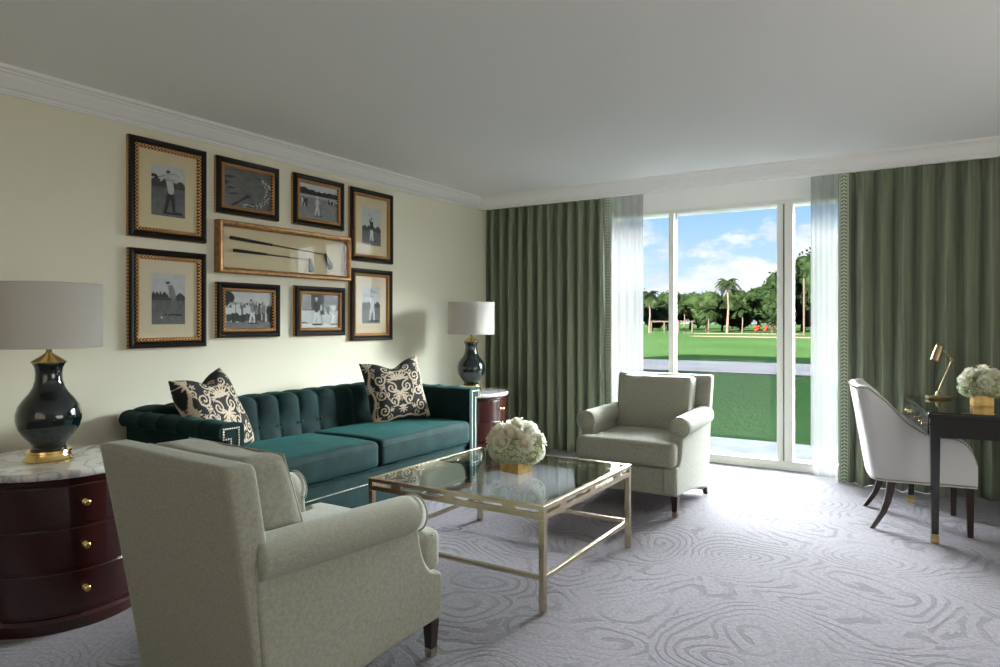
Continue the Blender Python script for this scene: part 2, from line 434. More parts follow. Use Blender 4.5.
# ================================================================== SETTING
H = 2.545; RX = 6.6; YB = -2.6; YW = 6.26
struct('floor', boxes([((-.2, YB-.2, -.1), (RX+.2, YW+.55, 0))]), M['carpet'])
struct('ceiling', boxes([((-.2, YB-.2, H), (RX+.2, YW+.5, H+.12))]), M['ceiling'])
struct('wall_left', boxes([((-.2, YB-.2, 0), (0, YW+.5, H))]), M['wall'])
struct('wall_right', boxes([((RX, YB-.2, 0), (RX+.2, YW+.5, H))]), M['wall'])
struct('wall_back', boxes([((0, YB-.2, 0), (RX, YB, H))]), M['wall'])
WX0, WX1, WZ = .95, 3.95, 2.325
struct('wall_window', boxes([((0, YW, 0), (WX0, YW+.45, H)), ((WX1, YW, 0), (RX, YW+.45, H)), ((WX0, YW, WZ), (WX1, YW+.45, H))]), M['trim'])
# the storey above, which keeps the evening sun off the near lawn
struct('wall_exterior', boxes([((-9, YB-3, H+.12), (15, YW+.45, H+4.2))]), M['render'])
# valance board
struct('trim_1', boxes([((0, 5.85, 2.425), (RX, 5.88, H))]), M['trim'])
# crown mouldings, profile (projection, drop)
CP = [(0, .120), (.012, .120), (.014, .112), (.020, .110), (.022, .100), (.028, .096), (.036, .090), (.050, .072), (.066, .052), (.074, .038), (.076, .034), (.086, .032), (.088, .024), (.098, .020), (.104, .016), (.106, .008), (.106, 0), (0, 0)]
def crown(name, a, b, nrm):
    bm = bmesh.new(); A = Vector(a); B = Vector(b); N = Vector(nrm)
    d = (B-A).normalized()
    ra = [bm.verts.new(A+N*p+Vector((0, 0, H-q))+d*p) for p, q in CP]
    rb = [bm.verts.new(B+N*p+Vector((0, 0, H-q))-d*p) for p, q in CP]
    for k in range(len(CP)): bm.faces.new((ra[k], ra[(k+1) % len(CP)], rb[(k+1) % len(CP)], rb[k]))
    bm.faces.new(ra); bm.faces.new(rb)
    o = struct(name, bm, M['trim']); return o
crown('trim_2', (0, YB, 0), (0, 5.85, 0), (1, 0, 0))
crown('trim_3', (0, 5.85, 0), (RX, 5.85, 0), (0, -1, 0))
crown('trim_4', (RX, 5.85, 0), (RX, YB, 0), (-1, 0, 0))
BP = [(0, 0), (.016, 0), (.016, .10), (.010, .115), (.006, .13), (0, .13)]
bm = bmesh.new(); add_prism(bm, BP, YB, YW, 'y'); struct('baseboard_left', bm, M['trim'])
bm = bmesh.new(); add_prism(bm, [(RX-p, q) for p, q in BP], YB, YW, 'y'); struct('baseboard_right', bm, M['trim'])

# window: white sliding door frame with three panes
fr = struct('window_1', boxes([
    ((WX0, YW+.02, 0), (WX1, YW+.12, .075)), ((WX0, YW+.02, WZ-.03), (WX1, YW+.12, WZ)),
    ((WX0, YW+.02, .075), (WX0+.07, YW+.12, WZ-.03)), ((WX1-.07, YW+.02, .075), (WX1, YW+.12, WZ-.03)),
    ((1.875, YW+.02, .075), (1.925, YW+.12, WZ-.03)),
    ((2.835, YW+.02, .075), (2.885, YW+.10, WZ-.03)), ((2.90, YW+.0, .075), (2.968, YW+.10, WZ-.03))], .003), M['frame_white'])
def part_struct(name, bm, mat):
    o = mesh_obj(name, bm, mat, fr); return o
part_struct('gasket', boxes([((2.885, YW+.03, .075), (2.90, YW+.09, WZ-.03)), ((1.925, YW+.07, .075), (1.932, YW+.09, WZ-.03))]), M['gasket'])
part_struct('threshold', boxes([((WX0, YW-.015, 0), (WX1, YW+.02, .03)), ((WX0, YW+.0, .03), (WX1, YW+.02, .075))], .002), M['frame_white'])
for a, b in ((WX0+.07, 1.875), (1.925, 2.835), (2.968, WX1-.07)):
    part_struct('window_pane', boxes([((a, YW+.068, .075), (b, YW+.074, WZ-.03))]), M['glass'])

# ================================================================== CURTAINS
def curtain(name, label, x0, x1, y, z0, z1, amp, wl, mat, edge=None, seed=1, cat='curtain', pleat=.1, taper=0):
    th = thing(name, label, cat, ((x0+x1)/2, y, z0))
    L = x1-x0; nx = int(L/wl*16); nz = 36; rnd = random.Random(seed)
    nf = max(2, round(L/wl)); ph = [rnd.uniform(-.5, .5) for _ in range(nf+2)]; am = [rnd.uniform(.7, 1.15) for _ in range(nf+2)]
    def shape(u, t):   # u 0..1 across, t 0..1 up
        k = u*nf; i = int(k); f = k-i; f2 = f*f*(3-2*f)
        p = ph[i]*(1-f2)+ph[i+1]*f2; a = am[i]*(1-f2)+am[i+1]*f2
        top = min(1, max(0, (t-.925)/.03))
        s = math.sin(2*PI*k+p*.9*(1-t)*1.3)
        s = math.copysign(abs(s)**.8, s)
        if top > 0: # pinch pleats: sharper folds at the heading
            s = s*(1-top)+math.copysign(abs(math.sin(2*PI*k))**2.2, math.sin(2*PI*k))*top
        low = 1+.35*(1-t)*math.sin(3.1*k+p)
        d = amp*a*low*(.75+.25*min(1, (1-t)*8))*s
        dx = .35*amp*math.sin(4*PI*k+p)*(1-t)*.4
        return d, dx
    bm = bmesh.new(); uv = bm.loops.layers.uv.new('UVMap'); G = []
    for i in range(nx+1):
        u = i/nx; row = []
        for j in range(nz+1):
            t = j/nz; t = 1-(1-t)**1.3
            d, dx = shape(u, t)
            row.append((bm.verts.new((x0+L*u+dx-(x0+x1)/2, d, z0*0+(z1-z0)*t)), u, t))
        G.append(row)
    for i in range(nx):
        for j in range(nz):
            q = (G[i][j], G[i+1][j], G[i+1][j+1], G[i][j+1])
            f = bm.faces.new([a[0] for a in q])
            for lp, a in zip(f.loops, q): lp[uv].uv = (a[1]*L, a[2]*(z1-z0))
    o = mesh_obj('panel', bm, mat, th, True)
    if mat is not M['sheer']:
        sm = o.modifiers.new('thick', 'SOLIDIFY'); sm.thickness = .004
    # braid band down the leading edge
    if edge is not None:
        w_ = .078; bm = bmesh.new(); uv = bm.loops.layers.uv.new('UVMap')
        ex = x1 if edge > 0 else x0; G = []
        for i in range(5):
            a = i/4; row = []
            for j in range(nz+1):
                t = j/nz
                xx = ex+edge*(w_*a) -(x0+x1)/2
                d0, dx0 = shape(.999 if edge > 0 else 0.001, t)
                yy = d0*(1-a)-.012*a+.006*math.sin(t*5+a*2)
                row.append((bm.verts.new((xx+dx0*(1-a), yy-.003, (z1-z0)*t)), a, t))
            G.append(row)
        for i in range(4):
            for j in range(nz):
                q = (G[i][j], G[i+1][j], G[i+1][j+1], G[i][j+1]); f = bm.faces.new([k[0] for k in q])
                for lp, k in zip(f.loops, q): lp[uv].uv = (k[1], k[2]*(z1-z0))
        o = mesh_obj('trim_band', bm, M['braid'], th, True)
        o['label'] = 'cream braid with green chevron leaves'
        sm = o.modifiers.new('thick', 'SOLIDIFY'); sm.thickness = .004
    return th
curtain('curtain', 'sage green pinch-pleated curtain hanging between left wall corner and left sheer', .01, 1.345, 5.995, .003, 2.45, .055, .115, M['drape'], 1, 3)
curtain('curtain', 'sage green pinch-pleated curtain hanging behind the black desk', 3.425, 5.70, 5.985, .003, 2.45, .058, .135, M['drape'], -1, 5)
curtain('sheer_curtain', 'white sheer curtain beside the left green curtain behind the armchair', 1.36, 1.68, 6.13, .004, 2.50, .017, .075, M['sheer'], None, 7, 'sheer curtain')
curtain('sheer_curtain', 'white sheer curtain at the right side of the glass door', 3.125, 3.44, 6.13, .004, 2.50, .017, .08, M['sheer'], None, 9, 'sheer curtain')

# ================================================================== PICTURES
def canvas(w, h):
    yy, xx = np.mgrid[0:h, 0:w]; return np.zeros((h, w)), (xx+.5)/w, 1-(yy+.5)/h
def seg(img, X, Y, asp, x0, y0, x1, y1, r0, r1, val):
    dx, dy = (x1-x0)*asp, y1-y0; L = dx*dx+dy*dy+1e-9
    t = np.clip((((X-x0)*asp)*dx+(Y-y0)*dy)/L, 0, 1)
    d = np.hypot((X-x0)*asp-t*dx, Y-y0-t*dy)
    img[d < r0+(r1-r0)*t] = val
def ell(img, X, Y, cx, cy, rx, ry, val): img[((X-cx)/rx)**2+((Y-cy)/ry)**2 < 1] = val
def fbm(X, Y, s, seed):
    out = np.zeros_like(X)
    for i in range(X.shape[0]):
        for j in range(X.shape[1]): out[i, j] = noise.fractal((X[i, j]*s+seed, Y[i, j]*s, seed*.7), 1, 2, 4)
    return out
def golfer(img, X, Y, asp, cx, base, hgt, pose, shirt, pants, skin=.55):
    S = lambda a, b, c, d, r0, r1, v: seg(img, X, Y, asp, cx+a*hgt/asp, base+b*hgt, cx+c*hgt/asp, base+d*hgt, r0*hgt, r1*hgt, v)
    seg(img, X, Y, asp, cx-.12*hgt/asp, base+.01*hgt, cx+.30*hgt/asp, base+.02*hgt, .025*hgt, .03*hgt, .10)
    if pose == 'finish':
        S(-.10, .03, -.04, .28, .035, .045, pants*.9); S(-.04, .28, .03, .50, .045, .07, pants)
        S(.12, .03, .10, .26, .035, .045, pants); S(.10, .26, .04, .50, .045, .07, pants)
        S(-.13, .02, -.04, .02, .022, .022, .06); S(.08, .02, .17, .02, .022, .022, .06)
        S(.04, .52, .01, .78, .075, .095, shirt)
        S(-.06, .78, .16, .76, .035, .035, shirt*.8); S(.16, .76, .24, .88, .035, .03, shirt); S(.24, .88, .12, .93, .028, .02, skin)
        S(.12, .93, -.28, .80, .007, .007, .08); S(-.28, .80, -.34, .76, .025, .02, .08)
        S(-.03, .86, -.03, .93, .04, .045, skin); S(-.04, .955, -.01, .96, .035, .035, .12)
    elif pose == 'putt':
        S(-.02, .03, .00, .30, .045, .055, pants); S(.08, .03, .06, .30, .045, .055, pants); S(.03, .30, .05, .55, .075, .08, pants)
        S(-.06, .02, .03, .02, .022, .022, .06); S(.05, .02, .12, .02, .022, .022, .06)
        S(.05, .58, -.04, .82, .085, .09, shirt); S(-.02, .80, -.10, .62, .035, .03, shirt*.85); S(-.10, .62, -.08, .54, .028, .025, skin)
        S(-.08, .54, -.22, .03, .008, .008, .2); S(-.24, .03, -.18, .03, .014, .014, .1)
        S(-.13, .90, -.14, .95, .042, .045, skin); S(-.17, .96, -.10, .975, .035, .035, .12)
    elif pose == 'walk':
        S(-.12, .03, -.05, .28, .035, .045, pants); S(-.05, .28, .02, .50, .05, .065, pants)
        S(.13, .04, .10, .27, .035, .045, pants*.95); S(.10, .27, .03, .50, .05, .065, pants)
        S(-.16, .02, -.08, .02, .02, .02, .08); S(.11, .02, .19, .02, .02, .02, .08)
        S(.02, .52, .02, .78, .075, .09, shirt); S(-.06, .78, -.10, .60, .03, .028, shirt*.85); S(.10, .78, .18, .62, .03, .028, shirt*.85)
        S(.18, .62, .30, .05, .008, .008, .1)
        S(.02, .88, .02, .93, .042, .045, skin); S(-.02, .965, .06, .965, .032, .032, .92)
    elif pose == 'up':
        S(-.07, .03, -.04, .28, .04, .05, pants); S(-.04, .28, -.01, .50, .05, .07, pants)
        S(.08, .03, .05, .28, .04, .05, pants); S(.05, .28, .02, .50, .05, .07, pants)
        S(.0, .53, .0, .76, .08, .10, shirt); S(-.08, .76, -.13, .90, .035, .03, shirt); S(.08, .76, .05, .62, .035, .03, shirt)
        S(-.13, .90, -.02, 1.02, .025, .02, skin); S(-.02, 1.02, -.22, 1.12, .007, .007, .15)
        S(0, .84, 0, .91, .04, .045, skin); S(-.02, .945, .02, .945, .036, .036, .1)
def crowd(img, X, Y, asp, x0, x1, y, h, n, rnd):
    for _ in range(n):
        cx = rnd.uniform(x0, x1); hh = h*rnd.uniform(.85, 1.12); yy = y+rnd.uniform(-.02, .03)
        v = rnd.choice([.08, .12, .2, .35, .75, .85]); p = rnd.choice([.06, .1, .15, .6])
        seg(img, X, Y, asp, cx, yy, cx, yy+hh*.5, hh*.10, hh*.10, p)
        seg(img, X, Y, asp, cx, yy+hh*.5, cx, yy+hh*.78, hh*.12, hh*.12, v)
        seg(img, X, Y, asp, cx, yy+hh*.92, cx, yy+hh*.95, hh*.07, hh*.07, rnd.choice([.5, .6, .15]))
def picture_art(kind):
    rnd = random.Random(kind)
    if kind in ('swing', 'putt', 'apex', 'stride'):
        img, X, Y = canvas(56, 76); asp = .72
        nz = fbm(X, Y, 9, 3.1+len(kind))
        hor = {'swing': .60, 'putt': .50, 'apex': .40, 'stride': .46}[kind]
        img[:] = np.where(Y > hor, .66, .24+.10*(hor-Y))+nz*.05
        tr = (Y > hor-.03) & (Y < hor+.10+.09*fbm(X, Y*.1, 5, 1.3)); img[tr] = .12+.10*np.abs(nz[tr])
        if kind == 'swing':
            ell(img, X, Y, .08, .77, .10, .035, .10); ell(img, X, Y, .16, .70, .12, .03, .16)
            golfer(img, X, Y, asp, .52, .06, .86, 'finish', .62, .10)
        elif kind == 'putt':
            for k in range(4): ell(img, X, Y, .06+.1*k, .58, .035, .06, .1)
            golfer(img, X, Y, asp, .60, .18, .66, 'putt', .36, .28); ell(img, X, Y, .30, .14, .03, .018, .85)
        elif kind == 'apex': golfer(img, X, Y, asp, .50, .12, .62, 'up', .06, .80)
        else:
            img[(X < .30) & (Y > .3) & (Y < .45)] = .1
            golfer(img, X, Y, asp, .52, .06, .86, 'finish', .72, .66)
    else:
        img, X, Y = canvas(84, 60); asp = 1.4; nz = fbm(X, Y, 10, 5.7+len(kind))
        if kind == 'aerial':
            img[:] = .30+nz*.05-.06*X
            for k in range(7): ell(img, X, Y, rnd.uniform(.02, .25), rnd.uniform(.3, .8), .09, .015, .07)
            seg(img, X, Y, asp, .20, .05, .50, .32, .03, .02, .05)
            for k in range(9):
                a = k*2*PI/9; seg(img, X, Y, asp, .50, .32, .50+.13*math.cos(a), .32+.14*math.sin(a), .012, .003, .05)
            for k in range(260):
                a = rnd.uniform(-PI/2-.2, .95); rr = rnd.uniform(.40, .53)
                ell(img, X, Y, .48+rr*math.cos(a), .50+rr*.93*math.sin(a), .012, .014, rnd.choice([.05, .85, .7, .12]))
        elif kind == 'green':
            img[:] = np.where(Y > .80, .72, .38)+nz*.05
            img[(Y > .66+.0*X) & (Y < .80+.12*np.abs(X-.6)+.05*nz)] = .09
            img[(Y > .62) & (Y < .68)] = .55
            crowd(img, X, Y, asp, .0, .22, .36, .22, 16, rnd); crowd(img, X, Y, asp, .75, 1., .50, .13, 18, rnd)
            golfer(img, X, Y, asp, .46, .10, .58, 'walk', .70, .82)
        elif kind == 'gallery':
            img[:] = np.where(Y > .2, .70, .30)+nz*.05
            ell(img, X, Y, .08, .82, .13, .17, .06); ell(img, X, Y, .02, .70, .1, .12, .06)
            crowd(img, X, Y, asp, 0, 1, .23, .42, 60, rnd)
            golfer(img, X, Y, asp, .56, .14, .66, 'finish', .40, .80)
        else:
            img[:] = np.where(Y > .52, .14+.10*np.abs(nz), .62+.05*nz)
            ell(img, X, Y, .1, .05, .12, .14, .25); img[(Y < .14)] = .75
            crowd(img, X, Y, asp, .5, .98, .42, .28, 16, rnd)
            golfer(img, X, Y, asp, .40, .10, .80, 'walk', .07, .80); golfer(img, X, Y, asp, .84, .10, .62, 'putt', .6, .8)
    return np.clip(np.clip((img-.04)*1.35, 0, 1)**1.45, .012, .9)
def art_mesh(name, img, y0, y1, z0, z1, x, parent):
    h, w = img.shape; bm = bmesh.new(); V = []
    for i in range(h):
        V.append([bm.verts.new((x, y0+(y1-y0)*j/(w-1), z1-(z1-z0)*i/(h-1))) for j in range(w)])
    for i in range(h-1):
        for j in range(w-1): bm.faces.new((V[i][j], V[i+1][j], V[i+1][j+1], V[i][j+1]))
    o = mesh_obj(name, bm, M['photo'], parent, recalc=False)
    g = img.ravel(); paint(o, np.stack([g*.92, g*.95, g], 1)*.8); return o
def ring_frame(y0, y1, z0, z1, prof):
    """mitred frame on wall x; prof = list of (inset, x)"""
    bm = bmesh.new(); R = []
    for ins, x in prof:
        R.append([bm.verts.new((x, a, b)) for a, b in ((y0+ins, z0+ins), (y1-ins, z0+ins), (y1-ins, z1-ins), (y0+ins, z1-ins))])
    for i in range(len(R)-1):
        for k in range(4): bm.faces.new((R[i][k], R[i][(k+1) % 4], R[i+1][(k+1) % 4], R[i+1][k]))
    return bm
def framed(name, label, y0, y1, z0, z1, art, mount, grp='framed golf photographs on the left wall'):
    cy, cz = (y0+y1)/2, (z0+z1)/2
    t = thing(name, label, 'picture', (0.001, cy, cz), 0, grp)
    a0, a1, b0, b1 = y0-cy, y1-cy, z0-cz, z1-cz
    mesh_obj('frame', ring_frame(a0, a1, b0, b1, [(0, 0), (0, .030), (.004, .036), (.012, .038), (.022, .034), (.034, .026), (.038, .022)]), M['frame_black'], t)
    mesh_obj('outer_gilt_edge', ring_frame(a0-.0025, a1+.0025, b0-.0025, b1+.0025, [(0, 0), (0, .014), (.003, .018)]), M['beadgold'], t)
    mesh_obj('gilt_moulding', ring_frame(a0, a1, b0, b1, [(.036, .020), (.037, .028), (.044, .034), (.052, .032), (.058, .026), (.060, .014)]), M['beadgold'], t)
    i = .058
    if mount:
        mesh_obj('mount', boxes([((.002, a0+i, b0+i), (.014, a1-i, b1-i))]), mount, t)
        my, mz = (.135, .150) if (y1-y0) < .6 and (z1-z0) > .5 else (.06, .06)
        art_mesh('photograph', art, a0+my+.005, a1-my-.005, b0+mz-.01, b1-mz+.01, .0150, t)
    else:
        art_mesh('photograph', art, a0+i, a1-i, b0+i, b1-i, .012, t)
    bm = boxes([((.0195, a0+i, b0+i), (.0205, a1-i, b1-i))]); mesh_obj('picture_glass', bm, M['pictureglass'], t)
    return t
A = {k: picture_art(k) for k in ('swing', 'putt', 'apex', 'stride', 'aerial', 'green', 'gallery', 'bystanders')}
framed('framed_photograph', 'large matted photo of golfer at the finish of a swing, upper left', 2.192, 2.690, 1.778, 2.365, A['swing'], M['mat'])
framed('framed_photograph', 'large matted photo of golfer bent over a putt, lower left', 2.194, 2.690, 1.120, 1.708, A['putt'], M['matpink'])
framed('framed_photograph', 'small framed photo of a course from above with dark palm shadow', 2.766, 3.266, 1.990, 2.362, A['aerial'], None)
framed('framed_photograph', 'small framed photo of lone golfer in white on a wide green', 3.401, 3.904, 1.992, 2.368, A['green'], None)
framed('framed_photograph', 'small framed photo of golfer watched by a row of spectators under a tree', 2.773, 3.275, 1.170, 1.536, A['gallery'], None)
framed('framed_photograph', 'small framed photo of golfer in white cap and dark shirt', 3.418, 3.915, 1.170, 1.540, A['bystanders'], None)
framed('framed_photograph', 'matted photo of golfer in dark shirt with club raised, upper right', 3.981, 4.486, 1.770, 2.363, A['apex'], M['mat'])
framed('framed_photograph', 'matted photo of golfer in pale clothes, lower right', 3.981, 4.478, 1.120, 1.708, A['stride'], M['matpink'])
# shadow box with two old golf clubs
y0, y1, z0, z1 = 2.766, 3.955, 1.597, 1.943; cy, cz = (y0+y1)/2, (z0+z1)/2
t = thing('shadow_box', 'long gilt wooden shadow box holding two old golf clubs', 'display case', (.001, cy, cz))
a0, a1, b0, b1 = y0-cy, y1-cy, z0-cz, z1-cz
mesh_obj('frame', ring_frame(a0, a1, b0, b1, [(0, 0), (0, .055), (.006, .062), (.020, .060), (.032, .052), (.036, .046), (.036, .008)]), M['oakgold'], t)
mesh_obj('backing', boxes([((.002, a0+.034, b0+.034), (.010, a1-.034, b1-.034))]), M['mat'], t)
mesh_obj('display_glass', boxes([((.045, a0+.035, b0+.035), (.046, a1-.035, b1-.035))]), M['pictureglass'], t)
def club(label, ya, za, yb, zb, hy, hz, ln):
    t = thing('golf_club', label, 'golf club', (.027, ya, za))
    d = Vector((0, yb-ya, zb-za)); L = d.length; g = d*.40
    tube('grip', [(0, 0, 0), g*.5, g], .010, M['grip'], t, 10, [.0115, .010, .008])
    tube('shaft', [g*.98, d*.7, d], .005, M['shaft'], t, 8, [.0058, .005, .0045])
    bm = bmesh.new(); h = Vector((0, hy, hz)).normalized(); n = Vector((0, -h.z, h.y))
    pts = []
    for a, b_ in ((-.01, -.008), (ln*.35, -.016), (ln*.75, -.026), (ln, -.020), (ln*1.06, 0), (ln, .018), (ln*.75, .022), (ln*.35, .012), (-.01, .008)):
        q = d+h*a+n*b_; pts.append((q.y, q.z))
    add_prism(bm, pts, -.007, .007, 'x'); bevel_mod(mesh_obj('club_head', bm, M['clubhead'], t), .003)
    return t
club('upper golf club with broader rounded head in shadow box', 2.870, 1.835, 3.710, 1.790, .55, -.9, .12)
club('lower, shorter golf club with narrow head in shadow box', 2.895, 1.752, 3.555, 1.738, .20, -1, .090)

# ================================================================== SOFA
SY0, SY1 = 2.145, 4.36
sofa = thing('sofa', 'dark teal velvet tufted sofa with nailhead trim below the pictures', 'sofa', (.52, (SY0+SY1)/2, 0))
ox, oy = .52, (SY0+SY1)/2
def channel_surface(prof, wts, L, n, nch, place, cap=True, seam_s=None, amp=.022, off=0):
    """prof: list of 2D (u,z); extruded along L; bulged between seams. place(u, l, z)->xyz"""
    bm = bmesh.new(); P = [Vector(p) for p in prof]; N = len(P); rows = []
    nr = []
    for i in range(N):
        d = P[min(i+1, N-1)]-P[max(i-1, 0)]; d.normalize(); nr.append(Vector((d.y, -d.x)))
    for j in range(n+1):
        l = L*j/n; ph = (l/L*nch+off); s = abs(math.sin(PI*ph))
        bul = s**.55
        row = []
        for i in range(N):
            wt = wts[i]
            q = P[i].copy()
            if wt:
                pin = 1.0
                if seam_s is not None:
                    dz = abs(P[i].y-seam_s)
                    pin = -.05+1.05*min(1, dz/.11)**.6
                endf = 1
                q = q+nr[i]*(amp*wt*(bul*pin-.5))
            row.append(bm.verts.new(place(q.x, l, q.y)))
        rows.append(row)
    for j in range(n):
        for i in range(N-1): bm.faces.new((rows[j][i], rows[j+1][i], rows[j+1][i+1], rows[j][i+1]))
    if cap: bm.faces.new(rows[0]); bm.faces.new(rows[-1])
    return bm
def arc(cx, cz, r, a0, a1, n): return [(cx+r*math.cos(math.radians(a0+(a1-a0)*k/n)), cz+r*math.sin(math.radians(a0+(a1-a0)*k/n))) for k in range(n+1)]
# backrest profile: u = x in room (front positive): from seat up the front, over the top, down the back
pr_ = [(.36, .36)]+[(.365-.05*k/9-.0*k, .40+.335*k/9) for k in range(10)]+arc(.265, .735, .05, 10, 90, 5)+[(.22, .787), (.16, .785)]+arc(.11, .735, .048, 90, 250, 7)+[(.12, .66), (.12, .10)]
wt = [0]+[.3]+[1]*9+[1]*6+[.8, .8]+[.6]*4+[.3]*4+[0, 0]
bm = channel_surface(pr_, wt, (SY1-SY0)-.06, 260, 12.6, lambda u, l, z: (u-ox, SY0+.03+l-oy, z), seam_s=.60, amp=.034)
back = mesh_obj('backrest', bm, M['velvet'], sofa, True)
for k in range(1, 13):
    yy = SY0+.03+k*(SY1-SY0-.06)/12.6
    if SY0+.2 < yy < SY1-.2:
        bm = bmesh.new(); add_sphere(bm, (.352-ox-.016+.004, yy-oy, .60), .011, 10, 8, (.6, 1, 1)); mesh_obj('button', bm, M['velvet'], sofa, True)
# arms: u outward from inner face
AT = .095
def arm(side):
    yin = SY1-AT if side > 0 else SY0+AT
    p = [(0, .34), (0, .45), (-.002, .56), (-.002, .66), (0, .72)]+arc(.025, .738, .026, 180, 90, 4)+[(.05, .768), (.075, .771), (.092, .770)]+arc(.095, .725, .044, 90, -60, 8)+[(.105, .686), (.097, .675), (.095, .55), (.095, .065), (.0, .065)]
    w_ = [0, .1, .2, .3, .5]+[.7]*5+[1]*3+[.9]*9+[.3, 0, 0, 0, 0]
    bm = channel_surface(p, w_, .90, 90, 5.0, lambda u, l, z: (l+.09-ox, yin+side*u-oy, z), amp=.008)
    o = mesh_obj('arm', bm, M['velvet'], sofa); smooth_angle(o, 50)
    # nail trim in a Greek-key line on the front face
    bm = bmesh.new(); xf = .99-ox+.002
    def nails(pts):
        for (u0, z0), (u1, z1) in zip(pts[:-1], pts[1:]):
            L = math.hypot(u1-u0, z1-z0); n = max(1, int(L/.0125))
            for k in range(n):
                f = k/n; add_sphere(bm, (xf, yin+side*(u0+(u1-u0)*f)-oy, z0+(z1-z0)*f), .0052, 6, 4, (.6, 1, 1))
    nails([(.076, .08), (.076, .690), (.118, .690), (.118, .742), (.030, .742), (.030, .08), (.076, .08)])
    mesh_obj('nailhead_trim', bm, M['nail'], sofa, True)
arm(1); arm(-1)
# base rail
bevel_mod(mesh_obj('seat_rail', boxes([((.12-ox, SY0+AT-oy, .065), (.965-ox, SY1-AT-oy, .345))]), M['velvet'], sofa), .012, 3)
for z in (.255, .085):
    bm = bmesh.new(); n = int((SY1-SY0-2*AT)/.0125)
    for k in range(n): add_sphere(bm, (.967-ox, SY0+AT+.006+k*.0125-oy, z), .0042, 6, 4, (.6, 1, 1))
    mesh_obj('nailhead_trim', bm, M['nail'], sofa, True)
# seat deck welt
tube('welt', [(.968-ox, SY0+AT-oy, .338), (.968-ox, SY1-AT-oy, .338)], .007, M['velvet'], sofa)
def puff(amt, sag=0):
    def f(p, u):
        k = (1-u.x**2)*(1-u.y**2)
        if u.z > .5: p.z += amt*max(0, k)**.5
        p.z += .004*noise.noise(p*6)
        p.x += .006*noise.noise(p*5+Vector((3, 1, 0))); return p
    return f
ym = (SY0+SY1)/2; half = (SY1-SY0)/2-AT
for s in (-1, 1):
    bm = rbox(.66, half-.006, .165, .038, (26, 34, 8), puff(.028), (.675-ox, s*half/2, .432))
    c = mesh_obj('seat_cushion', bm, M['velvet'], sofa, True)
    yy0, yy1 = s*half/2-half/2+.02, s*half/2+half/2-.02
    tube('piping', [(1.003-ox, yy0, .482), (1.004-ox, (yy0+yy1)/2, .485), (1.003-ox, yy1, .482)], .0035, M['velvet'], c, 6)
for x in (.16, .93):
    for y in (SY0+.06, SY1-.06): box('foot', (x-ox-.03, y-oy-.03, 0), (x-ox+.03, y-oy+.03, .067), M['mahogany'], sofa)

# ------------------------------------------------------------------ damask throw pillows
def damask(n=132):
    yy, xx = np.mgrid[0:n, 0:n]; x = np.abs((xx+.5)/n-.5)*2; y = (yy+.5)/n*2-1     # x 0..1 mirrored, y -1..1 up
    m = np.zeros((n, n), bool)
    def spiral(cx, cy, r, turns, a0, th, dirn=1):
        k = np.linspace(0, 1, 90)
        for t in k:
            rr = r*(1-t)**.85; a = a0+dirn*t*turns*2*PI
            m[(x-cx-rr*math.cos(a))**2+(y-cy-rr*math.sin(a))**2 < (th*.68*(1-.4*t))**2] = True
    def petal(cx, cy, a, L, wdt):
        dx = (x-cx)*math.cos(a)+(y-cy)*math.sin(a); dy = -(x-cx)*math.sin(a)+(y-cy)*math.cos(a)
        s = np.clip(dx/L, 0, 1); m[(dx > 0) & (dx < L) & (np.abs(dy) < wdt*.72*np.sin(PI*s)**.7)] = True
    spiral(.26, .06, .17, 1.6, 1.5, .035); spiral(.26, -.36, .16, 1.5, -1.2, .033, -1); spiral(.60, .34, .19, 1.6, 2.6, .036); spiral(.62, -.12, .16, 1.5, .4, .034, -1)
    spiral(.62, -.60, .17, 1.5, 1.9, .034); spiral(.34, .72, .13, 1.4, -2, .03)
    for a in np.linspace(.15, PI/2, 5): petal(0, .30, a, .42, .035)
    for a in np.linspace(-PI/2, .5, 6): petal(0, -.10, a, .30, .03)
    for a in np.linspace(-2.6, .4, 6): petal(.80, .80, a+PI*.6, .20, .03)
    for a in np.linspace(0, 2*PI, 8)[:-1]: petal(.86, -.84, a, .16, .035); petal(.92, .10, a, .13, .028)
    for k in range(30):
        t = k/29; a = -PI/2+t*PI; cx, cy = .48*math.cos(a)*1.0, .06+.60*math.sin(a)
        m[(x-abs(cx))**2+(y-cy)**2 < .022**2] = True
    for k in range(34):
        t = k/33; cx = .74+.12*math.sin(t*9); cy = -.95+1.9*t; m[(x-cx)**2+(y-cy)**2 < .02**2] = True
    for cx, cy, r, a0 in ((.12, .88, .09, 0), (.47, -.82, .10, 2), (.80, .52, .10, 1), (.83, -.36, .10, 4), (.44, .50, .09, 3), (.13, .42, .08, 5), (.44, -.14, .07, 2), (.12, -.30, .08, 1)):
        spiral(cx, cy, r, 1.3, a0, .026)
    for cx, cy in ((.30, .28), (.55, .10), (.72, .70), (.38, -.60), (.75, -.02), (.18, .62)):
        for a in np.linspace(0, 2*PI, 6)[:-1]: petal(cx, cy, a+.3, .085, .024)
    band = np.abs(x-(.90+.05*np.sin(y*7))) < .035; m |= band
    m |= (np.abs(y+.90-.04*np.sin(x*9)) < .03)
    for a in np.linspace(0, 2*PI, 10): petal(.0, -.62, a, .16, .022)
    return m
DM = damask()
